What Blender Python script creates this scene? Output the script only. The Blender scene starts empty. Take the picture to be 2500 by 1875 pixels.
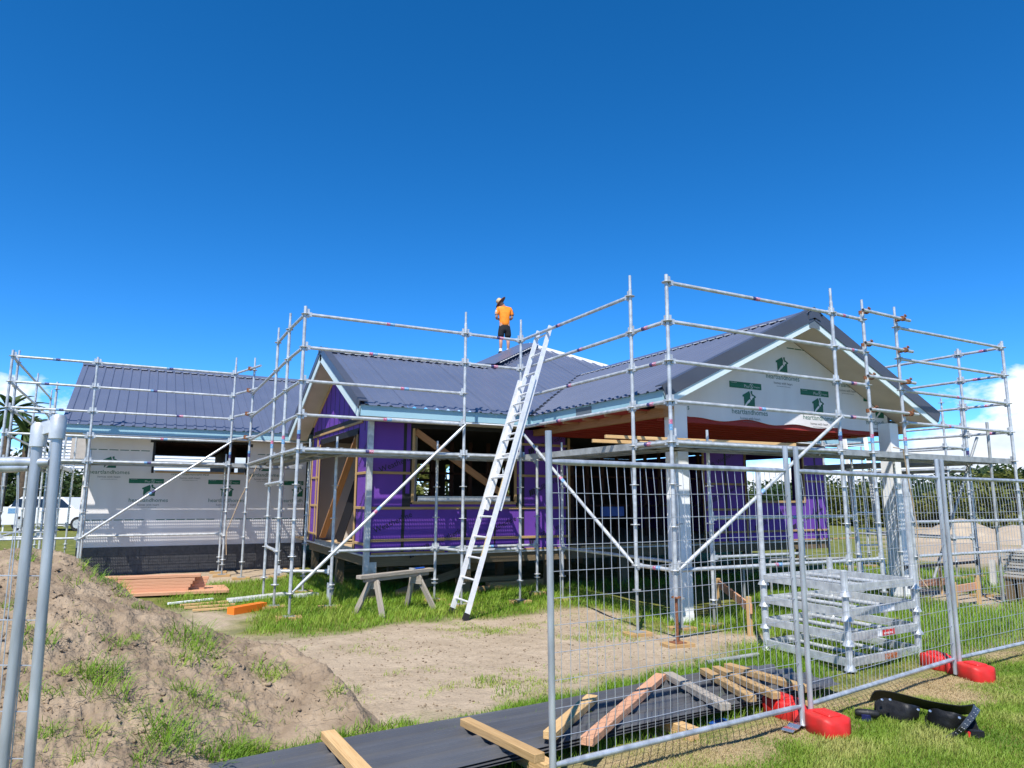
import bpy, bmesh, math, random
import numpy as np
from mathutils import Vector, Matrix, noise as mnoise
random.seed(7); rng = np.random.default_rng(7)
scn = bpy.context.scene
COL = scn.collection
# ------------------------------------------------------------------ camera
F_PX, HC = 1704.2, 1.68
YAW, PIT, ROL = math.radians(27.845), math.radians(9.248), math.radians(0.311)
fw = Vector((math.sin(YAW), math.cos(YAW), 0)); rt = Vector((math.cos(YAW), -math.sin(YAW), 0)); up = Vector((0, 0, 1))
f2 = fw*math.cos(PIT) + up*math.sin(PIT); u2 = -fw*math.sin(PIT) + up*math.cos(PIT)
r3 = rt*math.cos(ROL) + u2*math.sin(ROL); u3 = -rt*math.sin(ROL) + u2*math.cos(ROL)
cam = bpy.data.cameras.new('camera'); cam.sensor_width = 36; cam.lens = 36*F_PX/2500
cam.clip_start = 0.05; cam.clip_end = 3000
co = bpy.data.objects.new('camera', cam); COL.objects.link(co)
co.matrix_world = Matrix(((r3.x, u3.x, -f2.x, 0), (r3.y, u3.y, -f2.y, 0), (r3.z, u3.z, -f2.z, HC), (0, 0, 0, 1)))
scn.camera = co
def ray(x, y):
    return r3*((x-1250)/F_PX) + u3*((937.5-y)/F_PX) + f2
def G(x, y, z=0.0):                       # photo pixel -> point on the horizontal plane z
    d = ray(x, y); t = (z-HC)/d.z
    return Vector((d.x*t, d.y*t, z))
def atY(x, y, Y):
    d = ray(x, y); t = Y/d.y
    return Vector((d.x*t, Y, HC+d.z*t))
# ------------------------------------------------------------------ world, sun
SUND = Vector((-0.46, -0.526, 1.0)).normalized()
w = bpy.data.worlds.new('World'); scn.world = w; w.use_nodes = True
nt = w.node_tree; nt.nodes.clear()
def N(t, typ, **kw):
    n = t.nodes.new(typ)
    for k, v in kw.items(): setattr(n, k, v)
    return n
out = N(nt, 'ShaderNodeOutputWorld'); bg = N(nt, 'ShaderNodeBackground'); bg.inputs[1].default_value = 0.125
sky = N(nt, 'ShaderNodeTexSky'); sky.sky_type = 'NISHITA'; sky.sun_disc = False
sky.sun_elevation = math.asin(SUND.z); sky.sun_rotation = math.atan2(SUND.x, SUND.y)
sky.air_density = 0.42; sky.dust_density = 0.0; sky.ozone_density = 3.0
tc = N(nt, 'ShaderNodeTexCoord'); sep = N(nt, 'ShaderNodeSeparateXYZ')
nt.links.new(tc.outputs['Generated'], sep.inputs[0])
mp = N(nt, 'ShaderNodeMapping'); mp.inputs['Scale'].default_value = (4, 4, 8); mp.inputs['Location'].default_value = (7.7, 2.2, 1.1); mp.inputs['Rotation'].default_value = (0, 0, math.radians(-2))
nt.links.new(tc.outputs['Generated'], mp.inputs[0])
cn = N(nt, 'ShaderNodeTexNoise'); cn.inputs['Scale'].default_value = 1.0; cn.inputs['Detail'].default_value = 9; cn.inputs['Roughness'].default_value = 0.58
nt.links.new(mp.outputs[0], cn.inputs['Vector'])
mr = N(nt, 'ShaderNodeMapRange'); mr.clamp = False; mr.inputs[1].default_value = 0.02; mr.inputs[2].default_value = 0.17; mr.inputs[3].default_value = 0.10; mr.inputs[4].default_value = -0.17
nt.links.new(sep.outputs[2], mr.inputs[0])
ad = N(nt, 'ShaderNodeMath', operation='ADD'); nt.links.new(cn.outputs[0], ad.inputs[0]); nt.links.new(mr.outputs[0], ad.inputs[1])
cr = N(nt, 'ShaderNodeValToRGB'); cr.color_ramp.elements[0].position = 0.485; cr.color_ramp.elements[1].position = 0.555
nt.links.new(ad.outputs[0], cr.inputs[0])
cc = N(nt, 'ShaderNodeValToRGB'); cc.color_ramp.elements[0].position = 0.42; cc.color_ramp.elements[0].color = (8.6, 8.6, 8.6, 1)
cc.color_ramp.elements[1].position = 0.74; cc.color_ramp.elements[1].color = (4.2, 5.0, 6.2, 1)
nt.links.new(ad.outputs[0], cc.inputs[0])
hs = N(nt, 'ShaderNodeHueSaturation'); hs.inputs['Saturation'].default_value = 1.31; hs.inputs['Value'].default_value = 1.78; hs.inputs['Hue'].default_value = 0.499
nt.links.new(sky.outputs[0], hs.inputs['Color'])
mx = N(nt, 'ShaderNodeMixRGB'); nt.links.new(cr.outputs[0], mx.inputs[0]); nt.links.new(hs.outputs[0], mx.inputs[1]); nt.links.new(cc.outputs[0], mx.inputs[2])
nt.links.new(mx.outputs[0], bg.inputs[0]); nt.links.new(bg.outputs[0], out.inputs[0])
sl = bpy.data.lights.new('sun', 'SUN'); sl.energy = 4.8; sl.angle = math.radians(0.5); sl.color = (1.0, 0.955, 0.89)
so = bpy.data.objects.new('sun', sl); COL.objects.link(so)
so.rotation_euler = SUND.to_track_quat('Z', 'Y').to_euler(); so.location = (0, 0, 60)
vs = scn.view_settings; vs.view_transform = 'Standard'; vs.look = 'None'; vs.exposure = 0.46; vs.gamma = 1.0; vs.use_curve_mapping = False
# ------------------------------------------------------------------ materials
def mat(name, base, rough=0.6, metal=0.0, c2=None, scale=6.0, stretch=(1, 1, 1), bump=0.0, bscale=40.0, spec=0.5, detail=5.0, contrast=(0.35, 0.65), transl=0.0):
    m = bpy.data.materials.new(name); m.use_nodes = True
    t = m.node_tree; p = t.nodes['Principled BSDF']
    p.inputs['Base Color'].default_value = (*base, 1); p.inputs['Roughness'].default_value = rough
    p.inputs['Metallic'].default_value = metal; p.inputs['Specular IOR Level'].default_value = spec
    tcn = N(t, 'ShaderNodeTexCoord'); mpn = N(t, 'ShaderNodeMapping'); mpn.inputs['Scale'].default_value = stretch
    t.links.new(tcn.outputs['Object'], mpn.inputs[0])
    if c2 is not None:
        n = N(t, 'ShaderNodeTexNoise'); n.inputs['Scale'].default_value = scale; n.inputs['Detail'].default_value = detail
        t.links.new(mpn.outputs[0], n.inputs['Vector'])
        r = N(t, 'ShaderNodeValToRGB'); r.color_ramp.elements[0].position = contrast[0]; r.color_ramp.elements[1].position = contrast[1]
        r.color_ramp.elements[0].color = (*base, 1); r.color_ramp.elements[1].color = (*c2, 1)
        t.links.new(n.outputs[0], r.inputs[0]); t.links.new(r.outputs[0], p.inputs['Base Color'])
    if bump:
        n = N(t, 'ShaderNodeTexNoise'); n.inputs['Scale'].default_value = bscale; n.inputs['Detail'].default_value = 6
        t.links.new(mpn.outputs[0], n.inputs['Vector'])
        b = N(t, 'ShaderNodeBump'); b.inputs['Strength'].default_value = bump; b.inputs['Distance'].default_value = 0.02
        t.links.new(n.outputs[0], b.inputs['Height']); t.links.new(b.outputs[0], p.inputs['Normal'])
    return m
def wood(name, a, b, rough=0.7, dark=None):
    return mat(name, a, rough, 0, b, 3.0, (1.2, 22, 22), 0.25, 6.0, 0.3, 6.0, (0.3, 0.7))
M = {}
M['galv'] = mat('galvanised_steel', (0.64, 0.66, 0.66), 0.42, 0.35, (0.42, 0.44, 0.45), 11, (1, 1, 1), 0.05, 60)
M['galvold'] = mat('weathered_galvanised_steel', (0.44, 0.45, 0.435), 0.5, 0.35, (0.30, 0.31, 0.30), 7, (1, 1, 1), 0.08, 50)
M['fence'] = mat('fence_tube_zinc', (0.56, 0.59, 0.62), 0.38, 0.45, (0.34, 0.365, 0.39), 16, (1, 1, 0.18), 0.06, 70)
M['wire'] = mat('zinc_wire', (0.55, 0.57, 0.60), 0.42, 0.55)
M['alu'] = mat('worn_aluminium', (0.86, 0.86, 0.85), 0.36, 0.25, (0.74, 0.74, 0.73), 14, (1, 1, 1), 0.03, 50)
M['rust'] = mat('rusty_clamp', (0.32, 0.13, 0.055), 0.75, 0.2, (0.16, 0.06, 0.03), 40, bump=0.3, bscale=120)
M['roof'] = mat('painted_roofing_steel', (0.102, 0.120, 0.176), 0.33, 0.0, (0.116, 0.134, 0.192), 1.2, spec=0.75)
M['flash'] = mat('dark_roof_flashing', (0.062, 0.066, 0.082), 0.36, 0.0, (0.07, 0.075, 0.092), 2.0, spec=0.6)
M['foil'] = mat('bare_foam_edge_strip', (0.72, 0.71, 0.68), 0.6, 0.0, (0.42, 0.42, 0.42), 9)
M['sheetg'] = mat('charcoal_roofing_steel', (0.080, 0.083, 0.092), 0.36, 0.0, (0.105, 0.108, 0.114), 3.5, (0.5, 3, 1), 0.02, 30, 0.55)
M['fascia'] = mat('pale_blue_primed_fascia', (0.30, 0.50, 0.58), 0.55, 0, (0.33, 0.53, 0.60), 1.5)
M['barge'] = mat('pale_primed_barge_board', (0.62, 0.74, 0.74), 0.5, 0, (0.66, 0.77, 0.76), 1.5)
M['patch'] = mat('grey_primer_patch', (0.12, 0.15, 0.18), 0.6)
M['soffit'] = mat('fibre_cement_soffit', (0.60, 0.52, 0.43), 0.85, 0, (0.52, 0.45, 0.37), 2.5)
M['white'] = mat('white_pvc_trim', (0.87, 0.875, 0.87), 0.5)
M['wrap'] = mat('white_building_wrap', (0.80, 0.78, 0.765), 0.62, 0, (0.72, 0.685, 0.665), 1.1, (1.6, 1, 0.35), 0.35, 2.2, 0.3)
M['green'] = mat('green_print_ink', (0.010, 0.125, 0.070), 0.6)
M['greenpl'] = mat('green_plate_ink', (0.006, 0.135, 0.068), 0.6)
M['purple'] = mat('purple_sheathing', (0.155, 0.055, 0.36), 0.62, 0, (0.13, 0.047, 0.32), 2.0, (1, 1, 1), 0.06, 90, 0.3)
M['black'] = mat('black_flashing_tape', (0.008, 0.008, 0.010), 0.6)
M['blackink'] = mat('black_print_ink', (0.012, 0.010, 0.016), 0.6)
M['greyink'] = mat('grey_print_ink', (0.12, 0.12, 0.12), 0.6)
M['pine'] = wood('treated_pine', (0.50, 0.33, 0.155), (0.38, 0.235, 0.10))
M['pinel'] = wood('fresh_pine', (0.66, 0.44, 0.21), (0.53, 0.33, 0.14))
M['pinep'] = wood('pink_treated_pine', (0.64, 0.345, 0.205), (0.53, 0.27, 0.155))
M['pined'] = wood('framing_timber', (0.46, 0.235, 0.11), (0.34, 0.165, 0.075))
M['redw'] = wood('red_primed_timber', (0.40, 0.045, 0.038), (0.30, 0.032, 0.028))
M['greyw'] = wood('weathered_grey_timber', (0.42, 0.37, 0.30), (0.27, 0.235, 0.19))
M['pile'] = wood('dark_treated_pile', (0.20, 0.15, 0.085), (0.14, 0.10, 0.055))
M['ply'] = mat('ply_floor', (0.55, 0.40, 0.24), 0.7, 0, (0.46, 0.32, 0.18), 6, (1, 6, 1))
M['block'] = mat('concrete_block', (0.105, 0.105, 0.105), 0.85, 0, (0.075, 0.075, 0.078), 18, bump=0.4, bscale=90)
M['conc'] = mat('pale_concrete', (0.46, 0.44, 0.40), 0.85, 0, (0.36, 0.34, 0.31), 6, bump=0.3, bscale=60)
M['red'] = mat('red_plastic', (0.66, 0.016, 0.013), 0.55, 0, (0.48, 0.03, 0.022), 9, (1, 1, 1), 0.06, 25)
M['orange'] = mat('orange_plastic', (0.90, 0.20, 0.015), 0.45)
M['hivis'] = mat('orange_work_shirt', (0.95, 0.27, 0.006), 0.75, 0, (0.80, 0.20, 0.006), 9, bump=0.2, bscale=18)
M['skin'] = mat('skin', (0.50, 0.26, 0.17), 0.55)
M['blackc'] = mat('black_cloth', (0.008, 0.008, 0.010), 0.85, bump=0.2, bscale=30)
M['leather'] = mat('black_leather', (0.009, 0.009, 0.010), 0.5, 0, (0.016, 0.016, 0.016), 26, (1, 1, 1), 0.15, 90, 0.35)
M['chrome'] = mat('bright_steel', (0.82, 0.82, 0.82), 0.22, 0.9)
M['blue'] = mat('blue_plastic', (0.02, 0.10, 0.42), 0.45)
M['navy'] = mat('navy_plastic', (0.015, 0.02, 0.10), 0.45)
M['straw'] = mat('straw_hat', (0.60, 0.42, 0.22), 0.8)
M['hatband'] = mat('brown_hat_brim', (0.14, 0.045, 0.022), 0.8)
M['stpink'] = mat('pink_label', (0.46, 0.10, 0.20), 0.5, 0, (0.66, 0.52, 0.58), 60, contrast=(0.5, 0.6))
M['stblue'] = mat('blue_label', (0.12, 0.30, 0.52), 0.5, 0, (0.55, 0.64, 0.72), 50, contrast=(0.55, 0.65))
M['stnavy'] = mat('navy_label', (0.03, 0.035, 0.13), 0.5, 0, (0.30, 0.20, 0.38), 70, contrast=(0.55, 0.65))
M['stred'] = mat('red_label', (0.62, 0.03, 0.03), 0.5)
M['stor'] = mat('faded_orange_label', (0.50, 0.13, 0.03), 0.6, 0, (0.42, 0.36, 0.30), 50, contrast=(0.5, 0.6))
M['rope'] = mat('tan_rope', (0.50, 0.36, 0.22), 0.9)
M['ropew'] = mat('pale_rope', (0.70, 0.66, 0.56), 0.9)
M['terra'] = mat('terracotta', (0.48, 0.18, 0.085), 0.8)
M['glass'] = mat('dark_glass', (0.015, 0.02, 0.025), 0.08, 0, spec=0.8)
M['carw'] = mat('white_car_paint', (0.78, 0.79, 0.80), 0.22, spec=0.6)
M['tyre'] = mat('tyre_rubber', (0.015, 0.015, 0.016), 0.8)
M['wbd'] = mat('white_weatherboard', (0.80, 0.81, 0.82), 0.6)
M['bark'] = mat('bark', (0.12, 0.085, 0.055), 0.9, 0, (0.07, 0.05, 0.035), 9, bump=0.5, bscale=20)
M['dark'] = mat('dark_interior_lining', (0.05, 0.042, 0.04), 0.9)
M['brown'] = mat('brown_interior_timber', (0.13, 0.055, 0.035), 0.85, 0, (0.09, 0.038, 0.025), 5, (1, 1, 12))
M['greyl'] = mat('grey_lining', (0.50, 0.47, 0.43), 0.85)
M['tile'] = mat('pale_roof_tile', (0.55, 0.52, 0.46), 0.85, 0, (0.42, 0.40, 0.36), 14)
M['asph'] = mat('asphalt_drive', (0.20, 0.185, 0.17), 0.9, 0, (0.16, 0.15, 0.14), 8)
def leafmat(name, a, b, c):
    m = bpy.data.materials.new(name); m.use_nodes = True; t = m.node_tree; p = t.nodes['Principled BSDF']
    at = N(t, 'ShaderNodeAttribute'); at.attribute_name = 'tint'
    r = N(t, 'ShaderNodeValToRGB'); r.color_ramp.elements[0].color = (*a, 1); r.color_ramp.elements[1].color = (*c, 1)
    e = r.color_ramp.elements.new(0.5); e.color = (*b, 1)
    t.links.new(at.outputs['Fac'], r.inputs[0]); t.links.new(r.outputs[0], p.inputs['Base Color'])
    p.inputs['Roughness'].default_value = 0.55; p.inputs['Specular IOR Level'].default_value = 0.3
    tr = N(t, 'ShaderNodeBsdfTranslucent'); t.links.new(r.outputs[0], tr.inputs[0])
    mxs = N(t, 'ShaderNodeMixShader'); mxs.inputs[0].default_value = 0.32
    o = t.nodes['Material Output']; t.links.new(p.outputs[0], mxs.inputs[1]); t.links.new(tr.outputs[0], mxs.inputs[2]); t.links.new(mxs.outputs[0], o.inputs[0])
    return m
M['grass'] = leafmat('green_grass', (0.095, 0.21, 0.012), (0.22, 0.37, 0.028), (0.48, 0.47, 0.11))
M['lawn'] = leafmat('mown_lawn_grass', (0.12, 0.235, 0.018), (0.24, 0.36, 0.04), (0.50, 0.46, 0.16))
M['straw2'] = leafmat('dry_straw_grass', (0.40, 0.31, 0.15), (0.52, 0.40, 0.22), (0.30, 0.30, 0.09))
M['leaf'] = leafmat('dark_evergreen_leaves', (0.022, 0.045, 0.014), (0.045, 0.08, 0.022), (0.09, 0.12, 0.035))
M['leaf2'] = leafmat('olive_shrub_leaves', (0.06, 0.085, 0.018), (0.13, 0.15, 0.03), (0.24, 0.23, 0.05))
M['palm'] = leafmat('palm_leaves', (0.02, 0.05, 0.015), (0.05, 0.09, 0.025), (0.12, 0.15, 0.05))
# ------------------------------------------------------------------ object helpers
OFF = {}
def reg(o, parent, off):
    COL.objects.link(o); OFF[o.name] = off
    if parent is not None: o.parent = parent
def tag(o, label, cat, group=None, kind=None):
    if label: o['label'] = label
    if cat: o['category'] = cat
    if group: o['group'] = group
    if kind: o['kind'] = kind
    return o
def thing(name, loc, label, cat, group=None):
    o = bpy.data.objects.new(name, None); o.empty_display_size = 0.2; o.location = loc
    reg(o, None, Vector(loc)); return tag(o, label, cat, group)
def poff(parent): return OFF[parent.name] if parent is not None else Vector((0, 0, 0))
def place(name, me, parent=None, loc=(0, 0, 0), rot=None, scl=None):   # object with shared mesh data, world position
    o = bpy.data.objects.new(name, me); o.location = Vector(loc)-poff(parent)
    if rot is not None:
        if isinstance(rot, Matrix): o.rotation_euler = rot.to_euler()
        else: o.rotation_euler = rot
    if scl: o.scale = scl
    reg(o, parent, Vector(loc)); return o
class MB:
    def __init__(s): s.v = []; s.f = []; s.m = []; s.cur = 0
    def add(s, vs, fs):
        b = len(s.v); s.v += [tuple(v) for v in vs]
        for f in fs: s.f.append([b+i for i in f]); s.m.append(s.cur)
        return s
    def box(s, x0, x1, y0, y1, z0, z1):
        return s.add([(x0,y0,z0),(x1,y0,z0),(x1,y1,z0),(x0,y1,z0),(x0,y0,z1),(x1,y0,z1),(x1,y1,z1),(x0,y1,z1)],
                     [(0,3,2,1),(4,5,6,7),(0,1,5,4),(1,2,6,5),(2,3,7,6),(3,0,4,7)])
    def bar(s, a, b, wd, ht, upv=(0, 0, 1)):
        a = Vector(a); b = Vector(b); d = (b-a).normalized(); u = Vector(upv)
        sd = d.cross(u)
        if sd.length < 1e-4: sd = d.cross(Vector((1, 0, 0)))
        sd.normalize(); u = sd.cross(d); sd = sd*wd/2; u = u*ht/2
        vs = [a-sd-u, a+sd-u, a+sd+u, a-sd+u, b-sd-u, b+sd-u, b+sd+u, b-sd+u]
        return s.add(vs, [(0,1,2,3),(7,6,5,4),(0,4,5,1),(1,5,6,2),(2,6,7,3),(3,7,4,0)])
    def tube(s, pts, r, n=10, cap=True):
        pts = [Vector(p) for p in pts]; rr = r if isinstance(r, (list, tuple)) else [r]*len(pts)
        rings = []
        d0 = (pts[1]-pts[0]).normalized()
        ref = Vector((0, 0, 1)) if abs(d0.z) < 0.9 else Vector((1, 0, 0))
        for i, p in enumerate(pts):
            d = (pts[min(i+1, len(pts)-1)]-pts[max(i-1, 0)]).normalized()
            a = d.cross(ref)
            if a.length < 1e-5: a = d.cross(Vector((0, 1, 0)))
            a.normalize(); b = d.cross(a)
            rings.append([p+(a*math.cos(2*math.pi*k/n)+b*math.sin(2*math.pi*k/n))*rr[i] for k in range(n)])
        vs = [v for r_ in rings for v in r_]; fs = []
        for i in range(len(pts)-1):
            for k in range(n):
                k2 = (k+1) % n; fs.append((i*n+k, i*n+k2, (i+1)*n+k2, (i+1)*n+k))
        if cap: fs.append(tuple(range(n))); fs.append(tuple((len(pts)-1)*n+k for k in reversed(range(n))))
        return s.add(vs, fs)
    def lathe(s, prof, c=(0, 0, 0), n=14, axis='z'):
        c = Vector(c); vs = []; fs = []
        for r, h in prof:
            for k in range(n):
                a = 2*math.pi*k/n; x, y = r*math.cos(a), r*math.sin(a)
                vs.append(c+(Vector((x, y, h)) if axis == 'z' else Vector((h, x, y)) if axis == 'x' else Vector((y, h, x))))
        for i in range(len(prof)-1):
            for k in range(n):
                k2 = (k+1) % n; fs.append((i*n+k, i*n+k2, (i+1)*n+k2, (i+1)*n+k))
        fs.append(tuple(reversed(range(n)))); fs.append(tuple((len(prof)-1)*n+k for k in range(n)))
        return s.add(vs, fs)
    def prism(s, poly, y0, y1, axis='y'):       # polygon in XZ extruded in Y (or YZ in X, XY in Z)
        n = len(poly)
        def mk(p, t): return (p[0], t, p[1]) if axis == 'y' else (t, p[0], p[1]) if axis == 'x' else (p[0], p[1], t)
        vs = [mk(p, y0) for p in poly]+[mk(p, y1) for p in poly]
        fs = [tuple(range(n)), tuple(reversed(range(n, 2*n)))]+[(i, n+i, n+(i+1) % n, (i+1) % n) for i in range(n)]
        return s.add(vs, fs)
    def mesh(s, name, mats, off=(0, 0, 0), smooth=False, fix=True):
        me = bpy.data.meshes.new(name)
        o = Vector(off)
        me.from_pydata([tuple(Vector(v)-o) for v in s.v], [], s.f)
        for m_ in (mats if isinstance(mats, (list, tuple)) else [mats]): me.materials.append(m_)
        if any(s.m): me.polygons.foreach_set('material_index', s.m)
        if fix:
            bm = bmesh.new(); bm.from_mesh(me); bmesh.ops.recalc_face_normals(bm, faces=bm.faces); bm.to_mesh(me); bm.free()
        if smooth: shade(me)
        me.update(); return me
    def build(s, name, m, parent=None, smooth=False):
        me = s.mesh(name, m, poff(parent), smooth)
        o = bpy.data.objects.new(name, me); reg(o, parent, poff(parent))
        return o
def shade(me, ang=40):
    me.polygons.foreach_set('use_smooth', [True]*len(me.polygons))
    try: me.set_sharp_from_angle(angle=math.radians(ang))
    except Exception: pass
def bevelbox(name, L, W, H, m, bev=0.004):       # box centred at origin, long axis X
    bm = bmesh.new(); bmesh.ops.create_cube(bm, size=1.0)
    for v in bm.verts: v.co = Vector((v.co.x*L, v.co.y*W, v.co.z*H))
    bmesh.ops.bevel(bm, geom=bm.edges[:], offset=bev, segments=1, affect='EDGES')
    me = bpy.data.meshes.new(name); bm.to_mesh(me); bm.free(); me.materials.append(m); return me
def frame_of(a, b, upv=(0, 0, 1)):
    a = Vector(a); b = Vector(b); x = (b-a).normalized(); u = Vector(upv); y = u.cross(x)
    if y.length < 1e-4: y = Vector((0, 1, 0)).cross(x)
    y.normalize(); z = x.cross(y)
    return Matrix(((x.x, y.x, z.x), (x.y, y.y, z.y), (x.z, y.z, z.z)))
def timber(name, a, b, wd, ht, m, parent=None, upv=(0, 0, 1), bev=0.003):
    a = Vector(a); b = Vector(b)
    me = bevelbox(name, (b-a).length, wd, ht, m, bev)
    return place(name, me, parent, (a+b)/2, frame_of(a, b, upv))
CLIPS = {}
def clip_mesh(me, planes):                      # keep the side where (p-co).no <= 0
    bm = bmesh.new(); bm.from_mesh(me)
    for cop, no in planes:
        bmesh.ops.bisect_plane(bm, geom=bm.verts[:]+bm.edges[:]+bm.faces[:], dist=1e-5, plane_co=cop, plane_no=no, clear_outer=True)
    bm.to_mesh(me); bm.free(); me.update(); return len(me.polygons)
def textmesh(s, size, shear=0.0, align='CENTER'):
    cu = bpy.data.curves.new('t', 'FONT'); cu.body = s; cu.size = size; cu.align_x = align; cu.align_y = 'CENTER'; cu.shear = shear; cu.resolution_u = 2
    o = bpy.data.objects.new('t', cu); COL.objects.link(o)
    dg = bpy.context.evaluated_depsgraph_get(); me = bpy.data.meshes.new_from_object(o.evaluated_get(dg))
    COL.objects.unlink(o); bpy.data.objects.remove(o)
    return me
# ================================================================== GROUND
def inpoly(px, py, poly):
    ins = np.zeros(px.shape, bool); n = len(poly); j = n-1
    for i in range(n):
        xi, yi = poly[i]; xj, yj = poly[j]
        c = ((yi > py) != (yj > py)) & (px < (xj-xi)*(py-yi)/(yj-yi+1e-12)+xi)
        ins ^= c; j = i
    return ins
def GP(pts): return [tuple(G(*p)[:2]) for p in pts]
BARE = [GP([(540,1548),(660,1556),(760,1550),(880,1540),(960,1520),(1060,1516),(1130,1512),(1230,1510),(1330,1492),(1420,1480),(1500,1492),(1545,1520),(1620,1538),(1700,1545),(1850,1540),(1875,1572),(1740,1602),(1600,1640),(1480,1668),(1340,1694),(1220,1722),(1120,1748),(1010,1778),(930,1802),(860,1812),(700,1875),(500,1875),(420,1600)]),
        GP([(250,1402),(480,1387),(700,1379),(722,1396),(690,1412),(560,1424),(350,1440),(200,1450)]),
        GP([(420,1488),(560,1492),(610,1515),(560,1545),(430,1530)]),
        GP([(2170,1432),(2260,1470),(2380,1482),(2520,1470),(2520,1445),(2360,1452),(2250,1430)]),
        GP([(2160,1300),(2300,1255),(2520,1262),(2520,1370),(2350,1385),(2200,1360)])]
STRAW = [GP([(1330,1890),(1580,1900),(1720,1862),(1860,1812),(1990,1796),(2060,1745),(2200,1704),(2335,1690),(2310,1632),(2000,1716),(1900,1742),(1600,1818)]),
         GP([(2390,1590),(2500,1566),(2520,1600),(2420,1625)]), GP([(2250,1660),(2400,1640),(2440,1680),(2300,1720)])]
def vnoise(x, y, s, seed=0.0):
    return np.array([mnoise.noise((a*s+seed, b*s-seed, seed*0.37)) for a, b in zip(x, y)])
def ground_masks(x, y):
    n1 = vnoise(x, y, 1.7, 3.1); n2 = vnoise(x, y, 4.6, 9.7)
    jx = x+0.26*n1+0.13*n2; jy = y+0.26*vnoise(x, y, 1.9, 5.5)+0.12*n2
    b = np.zeros(x.shape); s = np.zeros(x.shape)
    for dx, dy in ((0, 0), (.2, .1), (-.2, .08), (.06, -.2), (-.08, .2), (.12, -.1), (-.1, -.1), (.1, .12)):
        bb = np.zeros(x.shape, bool); ss = np.zeros(x.shape, bool)
        for p in BARE: bb |= inpoly(jx+dx, jy+dy, p)
        for p in STRAW: ss |= inpoly(jx+dx, jy+dy, p)
        b += bb/8.0; s += ss/8.0
    s = np.clip(s, 0, 1)*(1-b); 
    return b, s, n1, n2
def axis(lo, a, b, hi, step):
    mid = np.arange(a, b, step)
    l = a-np.cumsum(step*1.28**np.arange(1, 60)); l = l[l > lo][::-1]
    h = mid[-1]+np.cumsum(step*1.28**np.arange(1, 60)); h = h[h < hi]
    return np.concatenate([[lo], l, mid, h, [hi]])
gx = axis(-600, -5, 16, 600, 0.11); gy = axis(-40, 1.2, 21, 900, 0.11)
X, Y = np.meshgrid(gx, gy); xf, yf = X.ravel(), Y.ravel()
gb, gs, gn1, gn2 = ground_masks(xf, yf)
near = (xf > -6) & (xf < 17) & (yf > 0) & (yf < 24)
gz = np.where(near, 0.016*gn1+0.010*gn2*(1-0.5*gb), 0.0)
me = bpy.data.meshes.new('ground')
nx, ny = len(gx), len(gy)
idx = np.arange(nx*ny).reshape(ny, nx)
quads = np.stack([idx[:-1, :-1], idx[:-1, 1:], idx[1:, 1:], idx[1:, :-1]], -1).reshape(-1, 4)
me.from_pydata(np.stack([xf, yf, gz], 1).tolist(), [], quads.tolist())
ca = me.color_attributes.new('cover', 'FLOAT_COLOR', 'POINT')
ca.data.foreach_set('color', np.stack([gb, gs, np.zeros_like(gb), np.ones_like(gb)], 1).astype(np.float32).ravel())
m = bpy.data.materials.new('ground_cover'); m.use_nodes = True; t = m.node_tree; p = t.nodes['Principled BSDF']
at = N(t, 'ShaderNodeAttribute'); at.attribute_name = 'cover'; sp = N(t, 'ShaderNodeSeparateColor'); t.links.new(at.outputs['Color'], sp.inputs[0])
tcn = N(t, 'ShaderNodeTexCoord')
def noisecol(scale, a, b, lo=0.35, hi=0.65, detail=8):
    n = N(t, 'ShaderNodeTexNoise'); n.inputs['Scale'].default_value = scale; n.inputs['Detail'].default_value = detail; n.inputs['Roughness'].default_value = 0.65
    t.links.new(tcn.outputs['Object'], n.inputs['Vector'])
    r = N(t, 'ShaderNodeValToRGB'); r.color_ramp.elements[0].position = lo; r.color_ramp.elements[1].position = hi
    r.color_ramp.elements[0].color = (*a, 1); r.color_ramp.elements[1].color = (*b, 1); t.links.new(n.outputs[0], r.inputs[0]); return r
g1 = noisecol(2.2, (0.085, 0.115, 0.022), (0.22, 0.215, 0.06)); s1 = noisecol(1.6, (0.45, 0.365, 0.265), (0.34, 0.27, 0.19), .3, .7); d1 = noisecol(30, (0.50, 0.385, 0.235), (0.36, 0.265, 0.15))
sp2 = noisecol(55, (0.62, 0.62, 0.62), (1.08, 1.06, 1.04), 0.36, 0.5)
mm = N(t, 'ShaderNodeMixRGB'); mm.blend_type = 'MULTIPLY'; mm.inputs[0].default_value = 0.6; t.links.new(s1.outputs[0], mm.inputs[1]); t.links.new(sp2.outputs[0], mm.inputs[2])
ma = N(t, 'ShaderNodeMixRGB'); t.links.new(sp.outputs[1], ma.inputs[0]); t.links.new(g1.outputs[0], ma.inputs[1]); t.links.new(d1.outputs[0], ma.inputs[2])
mb_ = N(t, 'ShaderNodeMixRGB'); t.links.new(sp.outputs[0], mb_.inputs[0]); t.links.new(ma.outputs[0], mb_.inputs[1]); t.links.new(mm.outputs[0], mb_.inputs[2])
t.links.new(mb_.outputs[0], p.inputs['Base Color']); p.inputs['Roughness'].default_value = 0.95; p.inputs['Specular IOR Level'].default_value = 0.1
bn = N(t, 'ShaderNodeTexNoise'); bn.inputs['Scale'].default_value = 24; bn.inputs['Detail'].default_value = 9; bn.inputs['Roughness'].default_value = 0.7; t.links.new(tcn.outputs['Object'], bn.inputs['Vector'])
bu = N(t, 'ShaderNodeBump'); bu.inputs['Strength'].default_value = 0.6; bu.inputs['Distance'].default_value = 0.03; t.links.new(bn.outputs[0], bu.inputs['Height'])
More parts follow.
